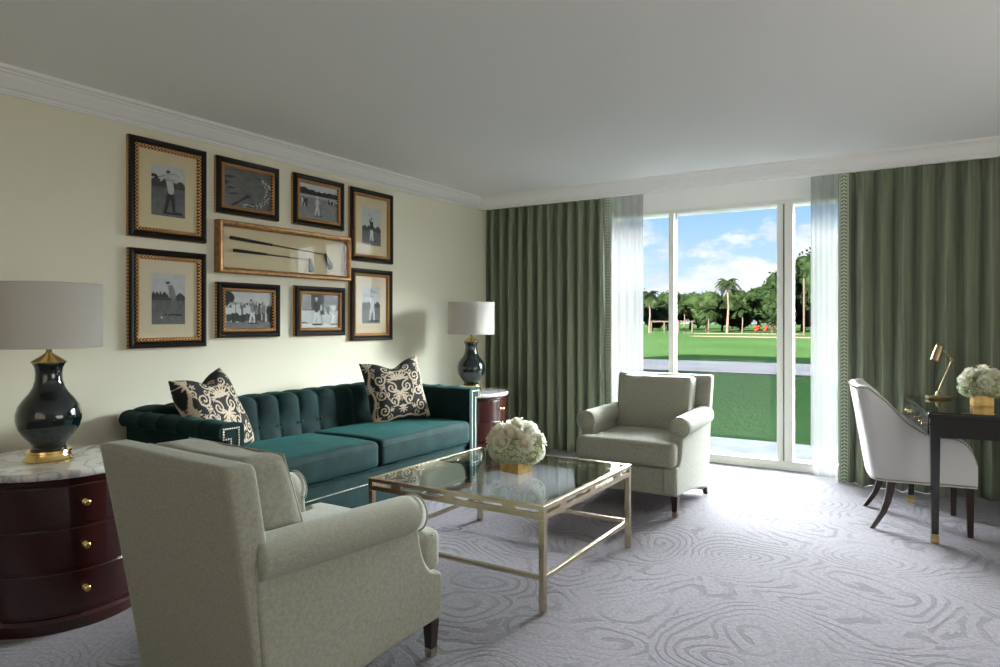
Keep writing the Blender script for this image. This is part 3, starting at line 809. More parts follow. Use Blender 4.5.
def pillow(name, label, size, thick, mtx):
    n = 124; bm = bmesh.new(); cols = []
    def P(i, j, side):
        u, v = 2*i/n-1, 2*j/n-1
        pin = 1-.10*(1-v*v)*abs(u)**3; pin2 = 1-.10*(1-u*u)*abs(v)**3
        x = u*size/2*pin; y = v*size/2*pin2-.055*math.exp(-(u/.38)**2)*max(0, v)**2
        z = side*thick/2*((1-u**4)*(1-v**4))**.55
        z += .004*noise.noise(Vector((u*3, v*3, side)))
        return Vector((x, y, z))
    grid = {}
    for side in (1, -1):
        for i in range(n+1):
            for j in range(n+1):
                if side == -1 and (i in (0, n) or j in (0, n)): grid[side, i, j] = grid[1, i, j]; continue
                grid[side, i, j] = bm.verts.new(P(i, j, side))
                k = DM[min(131, int(j/n*132)), min(131, int(i/n*132))]
                cols.append((.55, .45, .34) if k else (.006, .010, .010))
        for i in range(n):
            for j in range(n): bm.faces.new((grid[side, i, j], grid[side, i+1, j], grid[side, i+1, j+1], grid[side, i, j+1]))
    o = mesh_obj(name, bm, M['damask'], None, True); paint(o, np.array(cols))
    o.matrix_world = mtx; return tag(o, label, 'cushion', 'damask cushions on the sofa')
def rot(rx, ry, rz): return (Matrix.Rotation(rz, 4, 'Z') @ Matrix.Rotation(ry, 4, 'Y') @ Matrix.Rotation(rx, 4, 'X'))
def stand(cx, cy, cz, yaw, lean, roll=0):
    # pillow plane faces yaw direction (0 = +x), leaning back
    base = Matrix(((0, 0, 1, 0), (1, 0, 0, 0), (0, 1, 0, 0), (0, 0, 0, 1)))   # local x->+y, y->+z, z->+x
    return Matrix.Translation((cx, cy, cz)) @ Matrix.Rotation(yaw, 4, 'Z') @ Matrix.Rotation(-lean, 4, 'Y') @ Matrix.Rotation(roll, 4, 'X') @ base
pillow('throw_pillow', 'black and beige damask cushion leaning in left corner of sofa', .50, .17, stand(.52, 2.40, .755, math.radians(22), math.radians(24), math.radians(5)))
pillow('throw_pillow', 'black and beige damask cushion leaning by right arm of sofa', .49, .16, stand(.54, 3.93, .755, math.radians(-25), math.radians(16), math.radians(6)))

# ================================================================== END TABLES + LAMPS
def end_table(label, x, y, rz=0):
    t = thing('end_table', label, 'end table', (x, y, 0), rz, 'round mahogany end tables beside the sofa')
    R = .340
    lathe('body', [(R+.012, 0), (R+.014, .045), (R+.006, .055), (R-.004, .062), (R-.004, .600), (R+.004, .606), (R+.006, .622), (R-.002, .628)], M['mahogany'], t, 72)
    lathe('marble_top', [(R-.01, .628), (R+.016, .630), (R+.021, .636), (R+.021, .653), (R+.016, .660), (R+.002, .661)], M['marble'], t, 80)
    for z0, z1 in ((.074, .240), (.254, .420), (.434, .596)):
        bm = bmesh.new(); n = 26; A0, A1 = math.radians(-52), math.radians(52)
        ro, ri = R+.005, R-.012; V = []
        for k in range(n+1):
            a = A0+(A1-A0)*k/n; c, s = math.cos(a), math.sin(a)
            V.append([bm.verts.new((ri*c, ri*s, z0)), bm.verts.new((ro*c, ro*s, z0)), bm.verts.new((ro*c, ro*s, z1)), bm.verts.new((ri*c, ri*s, z1))])
        for k in range(n):
            for q in range(4): bm.faces.new((V[k][q], V[k][(q+1) % 4], V[k+1][(q+1) % 4], V[k+1][q]))
        bm.faces.new(V[0]); bm.faces.new(V[-1])
        d = mesh_obj('drawer', bm, M['mahogany'], t); smooth_angle(d, 30); bevel_mod(d, .003)
        bm = bmesh.new(); add_lathe(bm, [(.011, 0), (.012, .003), (.006, .006), (.005, .014), (.012, .020), (.015, .028), (.012, .034), (.004, .036)], 18)
        bmesh.ops.rotate(bm, verts=bm.verts, matrix=Matrix.Rotation(PI/2, 3, 'Y')); bmesh.ops.translate(bm, verts=bm.verts, vec=(ro, 0, (z0+z1)/2+.008))
        smooth_angle(mesh_obj('knob', bm, M['gold'], d), 50)
    return t
end_table('dark red round chest with three drawers left of the sofa', .605, 1.545, math.radians(-9))
end_table('round red-brown chest at the far end of the sofa near the curtain', .475, 4.98, 0)
def table_lamp(label, x, y, z):
    t = thing('table_lamp', label, 'lamp', (x, y, z), 0, 'table lamps beside the sofa')
    lathe('base', [(.094, 0), (.096, .006), (.090, .012), (.084, .026), (.082, .034), (.088, .038), (.086, .046), (.06, .048)], M['gold'], t)
    lathe('body', [(.070, .047), (.072, .056), (.064, .066), (.074, .082), (.098, .112), (.118, .145), (.127, .182), (.126, .212), (.116, .246), (.096, .276), (.076, .300), (.062, .325), (.054, .355), (.052, .385), (.055, .410), (.062, .426), (.067, .434)], M['porcelain'], t)
    lathe('neck_cap', [(.070, .433), (.071, .437), (.050, .452), (.028, .466), (.013, .478), (.011, .492), (.008, .494), (.008, .56)], M['gold'], t, 40)
    tube('socket', [(0, 0, .56), (0, 0, .62)], .016, M['bulbsocket'], t)
    bm = bmesh.new(); R, z0, z1 = .208, .502, .785; n = 64
    for (r, flip) in ((R, 0), (R-.003, 1)):
        a = [bm.verts.new((r*math.cos(2*PI*k/n), r*math.sin(2*PI*k/n), z0)) for k in range(n)]
        b = [bm.verts.new((r*math.cos(2*PI*k/n), r*math.sin(2*PI*k/n), z1)) for k in range(n)]
        for k in range(n): bm.faces.new((a[k], a[(k+1) % n], b[(k+1) % n], b[k]))
    s = mesh_obj('lamp_shade', bm, M['shade'], t, True)
    for z in (z0, z1):
        bm = bmesh.new(); add_tube(bm, [((R-.001)*math.cos(2*PI*k/n), (R-.001)*math.sin(2*PI*k/n), z) for k in range(n)], .0028, 6, closed=True)
        mesh_obj('rim_tape', bm, M['shade'], s, True)
    bm = bmesh.new()
    for k in range(3):
        a = 2*PI*k/3; add_tube(bm, [(0, 0, z1-.03), (R*math.cos(a), R*math.sin(a), z1-.01)], .002, 6)
    add_tube(bm, [(0, 0, .61), (0, 0, z1-.03)], .003, 6)
    mesh_obj('shade_fitter', bm, M['bulbsocket'], s)
    return t
table_lamp('dark gourd lamp with white drum shade on the chest left of the sofa', .62, 1.50, .661)
table_lamp('dark gourd lamp with white drum shade at the far end of the sofa', .475, 5.03, .661)

# ================================================================== ARMCHAIRS
def armchair(label, x, y, rz):
    """local: front faces -y, origin floor centre"""
    t = thing('armchair', label, 'armchair', (x, y, 0), rz, 'sage linen armchairs at the coffee table')
    L = M['linen']
    # back shell: slanted, slightly wider at the top
    def bk(p, u):
        zz = (p.z+.42)/.84
        p.x *= .95+.05*min(1, zz*1.1)
        p.y += .12*zz+.02*zz*zz
        return p
    bm = rbox(.735, .10, .832, .016, (18, 6, 22), bk, (0, .335, .456))
    mesh_obj('backrest', bm, L, t, True)
    # front rail + side panels (concave sweep below the roll)
    bevel_mod(mesh_obj('front_rail', boxes([((-.30, -.395, .14), (.30, .30, .315))]), L, t), .012, 3)
    out = [(.37, .042), (.18, .085), (-.10, .125), (-.385, .14), (-.402, .155), (-.405, .29), (-.402, .312), (-.385, .322)]
    for k in range(9):
        a = math.radians(-90+ -90*k/8)       # concave quarter ellipse
        out.append((-.375+.0*k+.10*(1-math.cos(math.radians(90*k/8))) if 0 else -.375+.105*math.sin(math.radians(90*k/8)), .325+.22*(1-math.cos(math.radians(90*k/8)))))
    out += [(-.248, .565), (.30, .58), (.43, .58)]
    for s in (-1, 1):
        bm = bmesh.new(); a, b = sorted((s*.275, s*.368)); add_prism(bm, out, a, b, 'x')
        o = mesh_obj('side_panel', bm, L, t); bevel_mod(o, .014, 3)
        bm = bmesh.new(); n = 30; N = 22; rings = []
        for i in range(n+1):
            f = i/n; yy = -.262+.677*f
            r = .072 if f > .02 else .068
            if i == 0: r = .046
            if i == 1: r = .064
            zc = .568+.012*f
            xx = s*(.338-.018*f)
            yo = yy if i > 1 else (-.275 if i == 0 else -.269)
            rings.append([bm.verts.new((xx+r*math.cos(2*PI*k/N), yo, zc+r*.98*math.sin(2*PI*k/N))) for k in range(N)])
        for i in range(n):
            for k in range(N): bm.faces.new((rings[i][k], rings[i][(k+1) % N], rings[i+1][(k+1) % N], rings[i+1][k]))
        bm.faces.new(rings[0]); bm.faces.new(rings[-1])
        mesh_obj('arm', bm, L, t, True)
        tube('piping', [(s*.338+.070*math.cos(2*PI*k/32), -.268, .568+.069*math.sin(2*PI*k/32)) for k in range(32)], .0035, L, t, 6, closed=True)
    # T-shaped seat cushion
    def seat(p, u):
        k = max(0, (1-u.x**2)*(1-u.y**2))
        if u.z > .4: p.z += .022*k**.5
        yy = p.y
        f = 1/(1+math.exp(-(yy+.225)/.012)) if False else min(1, max(0, (yy+.26)/.03))
        p.x *= 1-.215*f
        return p
    bm = rbox(.705, .70, .155, .032, (26, 44, 8), seat, (0, -.065, .397))
    c = mesh_obj('seat_cushion', bm, L, t, True)
    pts = [(-.285, -.0, 0), (-.285, -.285, 0), (-.335, -.30, 0), (-.349, -.36, 0), (-.325, -.412, 0), (.325, -.412, 0), (.349, -.36, 0), (.335, -.30, 0), (.285, -.285, 0), (.285, 0, 0)]
    for z in (.460,): tube('piping', [(a, b, z) for a, b, _ in pts[3:7]], .0045, L, c, 6)
    # loose back cushion
    def bc(p, u):
        k = max(0, (1-u.x**2)*(1-u.z**2)); p.y -= .03*k**.6 if u.y < 0 else 0
        p.y += .17*(p.z+.2)/.4*.75
        p.z += .008*noise.noise(p*7); return p
    bm = rbox(.55, .17, .40, .04, (24, 8, 20), bc, (0, .205, .665))
    c = mesh_obj('back_cushion', bm, L, t, True)
    for yo in (-.095, .05):
        pts = []
        for a, b in ((-1, -1), (-1, 1), (1, 1), (1, -1)):
            for q in range(3):
                ang = {(-1, -1): PI, (-1, 1): PI/2, (1, 1): 0, (1, -1): -PI/2}[(a, b)]+(PI/2 if b > 0 or a > 0 else PI/2)
                pass
            pz = b*.193; pts.append((a*.265, .225+yo+.17*(pz+.2)/.4*.75, .665+pz))
        tube('piping', pts+[pts[0]], .005, L, c, 6)
    for sx in (-1, 1):
        bm = bmesh.new(); x0 = sx*.345
        A_ = [(x0-.022, -.382), (x0+.022, -.382), (x0+.022, -.338), (x0-.022, -.338)]; B_ = [(x0-.014, -.374), (x0+.014, -.374), (x0+.014, -.346), (x0-.014, -.346)]
        def taper(A_, B_, zt, zb):
            bm = bmesh.new(); a = [bm.verts.new((*p, zt)) for p in A_]; b = [bm.verts.new((*p, zb)) for p in B_]
            bm.faces.new(a); bm.faces.new(b)
            for k in range(4): bm.faces.new((a[k], a[(k+1) % 4], b[(k+1) % 4], b[k]))
            return bm
        l = mesh_obj('leg', taper(A_, B_, .14, .0), M['darkwood'], t)
        C_ = [(p[0]+(.0018 if p[0] > x0 else -.0018), p[1]+(.0018 if p[1] > -.36 else -.0018)) for p in B_]
        D_ = [(p[0]+(.0008 if p[0] > x0 else -.0008), p[1]+(.0008 if p[1] > -.36 else -.0008)) for p in C_]
        f = mesh_obj('foot_cap', taper([(q[0]+(.0015 if q[0] > x0 else -.0015), q[1]+(.0015 if q[1] > -.36 else -.0015)) for q in D_], C_, .036, .0), M['brass'], l)
        f['label'] = 'brass ferrule'
        A2 = [(x0-.022, .29), (x0+.022, .29), (x0+.022, .335), (x0-.022, .335)]; B2 = [(x0-.013, .35), (x0+.013, .35), (x0+.013, .378), (x0-.013, .378)]
        mesh_obj('leg', taper(A2, B2, .10, 0), M['darkwood'], t)
    return t
armchair('pale sage armchair facing the room in front of the glass door', 2.205, 4.72, 0)
armchair('pale sage armchair in the foreground with its back to the camera', 1.970, 1.72, math.radians(180-3))

# ================================================================== COFFEE TABLE
ct = thing('coffee_table', 'square brass coffee table with clear glass top on carpet', 'coffee table', (2.01, 3.13, 0))
h_ = .515; lg = .028; zt = .470
def ringbars(h, z0, z1, w): return [((-h, -h, z0), (h, -h+w, z1)), ((-h, h-w, z0), (h, h, z1)), ((-h, -h+w, z0), (-h+w, h-w, z1)), ((h-w, -h+w, z0), (h, h-w, z1))]
mesh_obj('top_frame', boxes(ringbars(h_, zt-.020, zt, .024), .0015), M['brass'], ct)
mesh_obj('lower_frame', boxes(ringbars(h_, zt-.062, zt-.036, .024), .0015), M['brass'], ct)
sp_ = []
for d in (-.33, 0, .33):
    for s in (-1, 1):
        a, b = sorted((s*h_, s*(h_-.020)))
        sp_ += [((d-.032, a, zt-.037), (d+.032, b, zt-.019)), ((a, d-.032, zt-.037), (b, d+.032, zt-.019))]
for sx_ in (-1, 1):
    for sy_ in (-1, 1):
        a, b = sorted((sx_*h_, sx_*(h_-.026))); c, d = sorted((sy_*h_, sy_*(h_-.026))); sp_.append(((a, c, zt-.037), (b, d, zt-.019)))
for a, b in sp_: mesh_obj('spacer', boxes([(a, b)]), M['brass'], ct)
for sx_ in (-1, 1):
    for sy_ in (-1, 1):
        a, b = sorted((sx_*h_, sx_*(h_-lg))); c, d = sorted((sy_*h_, sy_*(h_-lg)))
        box('leg', (a, c, 0), (b, d, zt-.062), M['brass'], ct, .0015)
hh = h_-.004
for a, b in ringbars(hh, .140, .160, .018): box('stretcher', a, b, M['brass'], ct, .001)
mesh_obj('glass_top', boxes([((-h_+.024, -h_+.024, zt-.012), (h_-.024, h_-.024, zt-.001))]), M['tableglass'], ct)

# ================================================================== FLOWERS
def petal_pts(bm, cl, cols, origin, axis, side, L, W, curl, open_, col, n=4, m=4):
    rows = []
    up = axis; out = side; tan = up.cross(out).normalized()
    for i in range(n+1):
        s = i/n; row = []
        ww = W*math.sin(PI*(.18+.70*s))**.8
        for j in range(m+1):
            v = (j/m-.5)*2
            a = open_*s+curl*s**3
            p = origin+up*(L*s*math.cos(a*.6))+out*(L*(.12+open_*s*s*.8)+curl*L*.35*s**4)+tan*(ww*v)-out*(ww*.55*v*v)
            vert = bm.verts.new(p); k = .86+.14*s; cols.append(tuple(min(1, c*k) for c in col)); row.append(vert)
        rows.append(row)
    for i in range(n):
        for j in range(m): bm.faces.new((rows[i][j], rows[i][j+1], rows[i+1][j+1], rows[i+1][j]))
def rose(parent, c, axis, R, rnd, tint):
    bm = bmesh.new(); cols = []; axis = Vector(axis).normalized()
    a = axis.orthogonal().normalized(); b = axis.cross(a)
    c = Vector(c)-axis*R*.75
    for ring, (k, rad, L, W, op, cu) in enumerate(((3, .06, 1.45, .36, .02, .0), (4, .16, 1.50, .50, .07, .05), (5, .30, 1.48, .62, .16, .15), (6, .46, 1.38, .70, .32, .35), (7, .60, 1.15, .74, .55, .6))):
        for q in range(k):
            th = 2*PI*q/k+ring*.7+rnd.uniform(-.1, .1); sd = a*math.cos(th)+b*math.sin(th)
            f = 1-ring*.0; col = tuple(x*(1-.02*ring)+y*.02*ring for x, y in zip(tint, (.93, .94, .78)))
            petal_pts(bm, None, cols, c+sd*rad*R*.75, axis, sd, L*R*rnd.uniform(.93, 1.05), W*R, cu, op, col)
    o = mesh_obj('rose', bm, M['petal'], parent, True, recalc=False); paint(o, np.array(cols)); return o
def hydrangea(parent, c, R, rnd, n=80):
    bm = bmesh.new(); cols = []; c = Vector(c)
    def V(p, col): cols.append(col); return bm.verts.new(p)
    # green-white core
    st = len(bm.verts); add_sphere(bm, c, R*.80, 12, 8); cols += [(.50, .52, .30)]*(len(bm.verts)-st)
    for k in range(n):
        z = 1-2*(k+.5)/n; a = k*2.39996; r = math.sqrt(1-z*z); d = Vector((r*math.cos(a), r*math.sin(a), z))
        d = (d+Vector([rnd.uniform(-.12, .12) for _ in range(3)])).normalized()
        ctr = c+d*R*rnd.uniform(.88, 1.06); u = d.orthogonal().normalized(); v = d.cross(u); th = rnd.uniform(0, PI); s = R*.20
        base = rnd.choice([(.88, .92, .72), (.93, .95, .82), (.80, .88, .58)])
        for q in range(4):
            t_ = th+q*PI/2; e = u*math.cos(t_)+v*math.sin(t_); g = u*math.cos(t_+PI/2)+v*math.sin(t_+PI/2)
            p = [V(ctr-d*s*.25, tuple(x*.75 for x in base)), V(ctr+e*s*.75-g*s*.5+d*s*.1, base), V(ctr+e*s*1.15+d*s*.05, base), V(ctr+e*s*.75+g*s*.5+d*s*.25, base)]
            bm.faces.new(p)
    o = mesh_obj('hydrangea', bm, M['petal'], parent, recalc=False); paint(o, np.array(cols)); return o
def arrangement(label, x, y, z, rz, bw, bh, R, nrose, seed, H0):
    t = thing('flower_arrangement', label, 'flowers', (x, y, z), rz, 'white flower arrangements in gold boxes')
    rnd = random.Random(seed); w_ = bw/2
    mesh_obj('container', boxes([((-w_, -w_, 0), (w_, -w_+.006, bh)), ((-w_, w_-.006, 0), (w_, w_, bh)), ((-w_, -w_+.006, 0), (-w_+.006, w_-.006, bh)), ((w_-.006, -w_+.006, 0), (w_, w_-.006, bh)), ((-w_+.006, -w_+.006, 0), (w_-.006, w_-.006, bh*.8))]), M['goldfoil'], t)
    mesh_obj('foliage', boxes([((-w_+.01, -w_+.01, bh*.8), (w_-.01, w_-.01, bh+.02))], .004), M['stem'], t)
    for k in range(7):
        a = 2*PI*k/7; hydrangea(t, (R*.60*math.cos(a), R*.60*math.sin(a), bh+R*.28+rnd.uniform(-.008, .008)), R*.43, rnd)
    hydrangea(t, (0, 0, bh+R*.55), R*.42, rnd)
    for k in range(nrose):
        if k == 0: ph, a = .05, 0
        elif k < 6: ph, a = .75, 2*PI*k/5
        else: ph, a = 1.22, 2*PI*(k+.5)/max(1, nrose-6)
        d = Vector((math.sin(ph)*math.cos(a), math.sin(ph)*math.sin(a), math.cos(ph)))
        rose(t, Vector((0, 0, bh+R*.36))+Vector((d.x*R*.86, d.y*R*.86, d.z*R*H0)), d+Vector((rnd.uniform(-.15, .15), rnd.uniform(-.15, .15), .15)), R*.29, rnd, rnd.choice([(.95, .95, .86), (.95, .94, .82), (.94, .95, .84), (.95, .92, .80)]))
    for k in range(5):
        a = 2*PI*k/5+.4; p = Vector((math.cos(a)*R*.8, math.sin(a)*R*.8, bh+R*.75)); d = Vector((math.cos(a), math.sin(a), .3)).normalized()
        bm = bmesh.new(); u = d.cross(Vector((0, 0, 1))).normalized()
        vs = [bm.verts.new(q) for q in (p, p+d*R*.18+u*R*.08, p+d*R*.36, p+d*R*.18-u*R*.08)]; bm.faces.new(vs)
        mesh_obj('leaf', bm, M['stem'], t)
    return t
arrangement('white roses and hydrangeas in gold box on glass coffee table', 2.065, 3.15, .4705, math.radians(-8), .125, .075, .155, 12, 4, .80)

# ================================================================== DESK
DR = math.radians(8)
desk = thing('desk', 'black lacquered writing desk at the right edge of the photo', 'desk', (3.955, 4.62, 0), DR)
DL, DW, DZ = 1.02, 1.50, .752      # length of the left end (local y), width (local x)
# tabletop spans local x 0..DW, y 0..DL
bevel_mod(mesh_obj('tabletop', boxes([((-.012, -.012, DZ-.03), (DW, DL, DZ))]), M['black'], desk), .006, 3)
mesh_obj('apron', boxes([((.006, .006, DZ-.14), (DW-.02, .026, DZ-.03)), ((.006, DL-.03, DZ-.14), (DW-.02, DL-.012, DZ-.03)), ((.012, .026, DZ-.14), (.026, DL-.03, DZ-.03)), ((DW-.04, .026, DZ-.14), (DW-.02, DL-.03, DZ-.03))]), M['black'], desk)
mesh_obj('glass_sheet', boxes([((-.004, -.004, DZ+.0005), (DW-.01, DL-.006, DZ+.005))]), M['tableglass'], desk)
for lx, ly in ((.0, .0), (.0, DL-.055), (DW-.07, 0), (DW-.07, DL-.055)):
    bm = bmesh.new(); a, b = .052, .034
    A_ = [bm.verts.new((lx+u*a, ly+v*a, DZ-.03)) for u, v in ((0, 0), (1, 0), (1, 1), (0, 1))]
    o_ = (a-b)/2
    B_ = [bm.verts.new((lx+o_+u*b, ly+o_+v*b, 0.0)) for u, v in ((0, 0), (1, 0), (1, 1), (0, 1))]
    bm.faces.new(A_); bm.faces.new(B_)
    for k in range(4): bm.faces.new((A_[k], A_[(k+1) % 4], B_[(k+1) % 4], B_[k]))
    l = mesh_obj('leg', bm, M['black'], desk)
    c = mesh_obj('foot_cap', boxes([((lx+o_-.0025, ly+o_-.0025, 0), (lx+o_+b+.0025, ly+o_+b+.0025, .055))], .001), M['gold'], l); c['label'] = 'brass foot cap'
dw = (DL-.12)/3
for k in range(3):
    y0 = .058+k*dw
    d = box('drawer', (-.003, y0+.006, DZ-.132), (.013, y0+dw-.006, DZ-.038), M['black'], desk, .002)
    for f in (.3, .7):
        bm = bmesh.new(); add_lathe(bm, [(.006, 0), (.007, .002), (.003, .004), (.003, .009), (.007, .013), (.008, .018), (.005, .021)], 14)
        bmesh.ops.rotate(bm, verts=bm.verts, matrix=Matrix.Rotation(-PI/2, 3, 'Y')); bmesh.ops.translate(bm, verts=bm.verts, vec=(-.003, y0+dw*f, DZ-.085))
        smooth_angle(mesh_obj('knob', bm, M['gold'], d), 50)
DM_ = Matrix.Translation((3.955, 4.62, 0)) @ Matrix.Rotation(DR, 4, 'Z')
def onDesk(x, y, z=DZ+.0055): return tuple(DM_ @ Vector((x, y, z)))
arrangement('white flowers in small gold box on the black desk', *onDesk(.345, .50), math.radians(8), .105, .075, .125, 12, 11, .85)
# desk lamp: base disc, arm, elbow, cylindrical head
lp = onDesk(.16, .80)
dl = thing('desk_lamp', 'small brass jointed reading lamp on the black desk', 'lamp', lp)
lathe('base', [(.072, 0), (.074, .004), (.074, .016), (.070, .020), (.022, .022), (.020, .026)], M['lampbrass'], dl)
lathe('swivel', [(.016, .022), (.017, .032), (.012, .046), (.006, .052)], M['lampbrass'], dl, 24)
rv = Vector((math.cos(math.radians(32.13)), math.sin(math.radians(32.13)), 0))   # lamp arm swings across the room
e1 = rv*.095+Vector((0, 0, .265)); e2 = rv*.012+Vector((0, 0, .350))
tube('lower_arm', [(0, 0, .045), e1], .0045, M['lampbrass'], dl)
bm = bmesh.new(); add_sphere(bm, e1, .011, 12, 8); mesh_obj('elbow', bm, M['lampbrass'], dl, True)
tube('upper_arm', [e1, e2], .0045, M['lampbrass'], dl)
hd = (rv*-.045+Vector((0, 0, -.125))).normalized(); top = e2+hd*-.005
bm = bmesh.new(); add_tube(bm, [top-hd*.012, top-hd*.006, top, top+hd*.03, top+hd*.105, top+hd*.105], .03, 24, [.006, .016, .024, .027, .030, .025])
smooth_angle(mesh_obj('lamp_head', bm, M['lampbrass'], dl), 40)

# ================================================================== DESK CHAIR (local front = +x)
def desk_chair(label, x, y, rz):
    t = thing('desk_chair', label, 'chair', (x, y, 0), rz)
    # U-shaped shell, from front-left round the back to front-right
    W_, D_ = .285, .27
    path = []
    n1, n2 = 16, 16
    for k in range(n1): path.append((D_-(D_+.13)*k/n1, -W_))
    for k in range(n2+1):
        a = math.radians(-90-180*k/n2); path.append((-.13+.155*math.copysign(abs(math.cos(a))**.5, math.cos(a)), W_*math.copysign(abs(math.sin(a))**.5, math.sin(a))))
    for k in range(1, n1+1): path.append((-.13+(D_+.13)*k/n1, W_))
    N = len(path); zb = .295
    def hgt(i):
        px = path[i][0]
        # front swoop -> arm -> rise to the back
        if px > .13: return .40+.20*math.sqrt(max(0, 1-((px-.13)/.145)**2))
        if px > .10: return .60
        pass
        f = min(1, (.10-px)/.27); return .60+.28*f**2.3
    bm = bmesh.new(); nz = 14; rows = []; th = .045
    top_pts = []; bot_pts = []
    for i, (px, py) in enumerate(path):
        h = hgt(i)
        a = path[max(0, i-1)]; b = path[min(N-1, i+1)]; d = Vector((b[0]-a[0], b[1]-a[1])).normalized(); nrm = Vector((d.y, -d.x))
        if nrm.x*(px-.05)+nrm.y*py < 0: nrm = -nrm
        def at(z, off):
            lean = max(0, -px)*0.0
            bx = -.10*((z-zb)/.6)*min(1, max(0, (.1-px)/.3))      # back leans outwards
            fl = 1+.04*(z-zb)/.3*min(1, 1)
            return Vector((px+bx+nrm.x*off, (py+nrm.y*off)*(1+.05*(z-zb)/.35*min(1, 1) if z < .62 else 1.0457-.12*(z-.62)), z))
        ring = [bm.verts.new(at(zb+(h-.018-zb)*k/nz, 0)) for k in range(nz+1)]
        ring += [bm.verts.new(at(h-.004, -.008)), bm.verts.new(at(h, -.022)), bm.verts.new(at(h-.004, -.037)), bm.verts.new(at(h-.02, -th))]
        ring += [bm.verts.new(at(zb+(h-.02-zb)*(1-k/6), -th)) for k in range(1, 7)]
        rows.append(ring); top_pts.append(at(h-.016, .001)); bot_pts.append(at(zb+.012, .001))
    M_ = len(rows[0])
    for i in range(N-1):
        for k in range(M_): bm.faces.new((rows[i][k], rows[i][(k+1) % M_], rows[i+1][(k+1) % M_], rows[i+1][k]))
    bm.faces.new(rows[0]); bm.faces.new(rows[-1])
    o = mesh_obj('upholstered_shell', bm, M['whitecloth'], t); smooth_angle(o, 60)
    for line in (top_pts, bot_pts):
        bm = bmesh.new()
        for p, q in zip(line[:-1], line[1:]):
            L = (q-p).length; n = max(1, round(L/.014))
            for k in range(n): add_sphere(bm, p+(q-p)*k/n, .0052, 6, 4)
        mesh_obj('nailhead_trim', bm, M['darknail'], t, True)
    bm = bmesh.new()
    tp = (bot_pts[0], bot_pts[-1])
    n = 36
    for k in range(n): add_sphere(bm, tp[0]+(tp[1]-tp[0])*k/n+Vector((.003, 0, 0)), .0052, 6, 4)
    mesh_obj('nailhead_trim', bm, M['darknail'], t, True)
    bevel_mod(mesh_obj('seat_rail', boxes([((-.14, -W_+.04, zb), (D_-.002, W_-.04, .38))]), M['whitecloth'], t), .008)
    bm = rbox(.40, .47, .11, .035, (16, 18, 6), puff(.025), (.06, 0, .425)); mesh_obj('seat_cushion', bm, M['whitecloth'], t, True)
    for s in (-1, 1):
        def sabre(pts, w0, w1):
            bm = bmesh.new(); R = []
            for i, (a, z) in enumerate(pts):
                w = w0+(w1-w0)*i/(len(pts)-1); R.append([bm.verts.new((a+u*w/2, s*.245+v*w/2+s*.006*i, z)) for u, v in ((-1, -1), (1, -1), (1, 1), (-1, 1))])
            for i in range(len(R)-1):
                for k in range(4): bm.faces.new((R[i][k], R[i][(k+1) % 4], R[i+1][(k+1) % 4], R[i+1][k]))
            bm.faces.new(R[0]); bm.faces.new(R[-1]); return bm
        smooth_angle(mesh_obj('leg', sabre([(-.165, .31), (-.175, .24), (-.19, .17), (-.215, .10), (-.25, .04), (-.275, 0)], .046, .026), M['darkwood'], t), 30)
        mesh_obj('leg', sabre([(.235, .31), (.238, .0)], .044, .028), M['darkwood'], t)
    return t
desk_chair('white upholstered desk chair with bronze nailheads pushed under the black desk', 3.885, 5.10, DR)

# ================================================================== OUTSIDE
def gpt(px, y):      # x of the ray through pixel column px at depth y
    a = math.radians(32.13); u = (px-500)/680
    rx = -math.sin(a)+u*math.cos(a); ry = math.cos(a)+u*math.sin(a)
    return CAMX+rx/ry*y
G0 = -.10
def plane(name, pts, mat, z=None):
    bm = bmesh.new(); bm.faces.new([bm.verts.new(p) for p in pts]); return mesh_obj(name, bm, mat)
o = plane('lawn', [(-260, 7.9, G0), (160, 7.9, G0), (160, 330, G0), (-260, 330, G0)], M['grass']); tag(o, 'wide green golf course lawn beyond the window', 'lawn', kind='structure')
o = mesh_obj('terrace', boxes([((-6, YW+.1, -.35), (12, 7.90, -.045))]), M['concrete']); tag(o, 'pale concrete terrace outside the glass door', 'terrace', kind='structure')
o = mesh_obj('path', boxes([((-90, 18.3, G0-.05), (60, 23.2, G0+.03))]), M['path']); tag(o, 'pale cart path crossing the lawn', 'path', kind='structure')
def bunker(label, px, y, rx, ry):
    bm = bmesh.new(); n = 40; x = gpt(px, y)
    ring = [[bm.verts.new((x+rx*f*math.cos(2*PI*k/n)*(1+.12*math.sin(3*2*PI*k/n)), y+ry*f*math.sin(2*PI*k/n), G0+z)) for k in range(n)] for f, z in ((1, -.02), (.97, .05), (.8, .07))]
    for i in range(2):
        for k in range(n): bm.faces.new((ring[i][k], ring[i][(k+1) % n], ring[i+1][(k+1) % n], ring[i+1][k]))
    bm.faces.new(ring[-1]); o = mesh_obj('sand_bunker', bm, M['sand']); tag(o, label, 'bunker', 'pale sand bunkers on the course')
bunker('long pale sand bunker on the lawn at the right', 800, 61, 9, 1.3)
bunker('small pale sand bunker on the lawn below the tall palm', 742, 76, 6, 1.3)
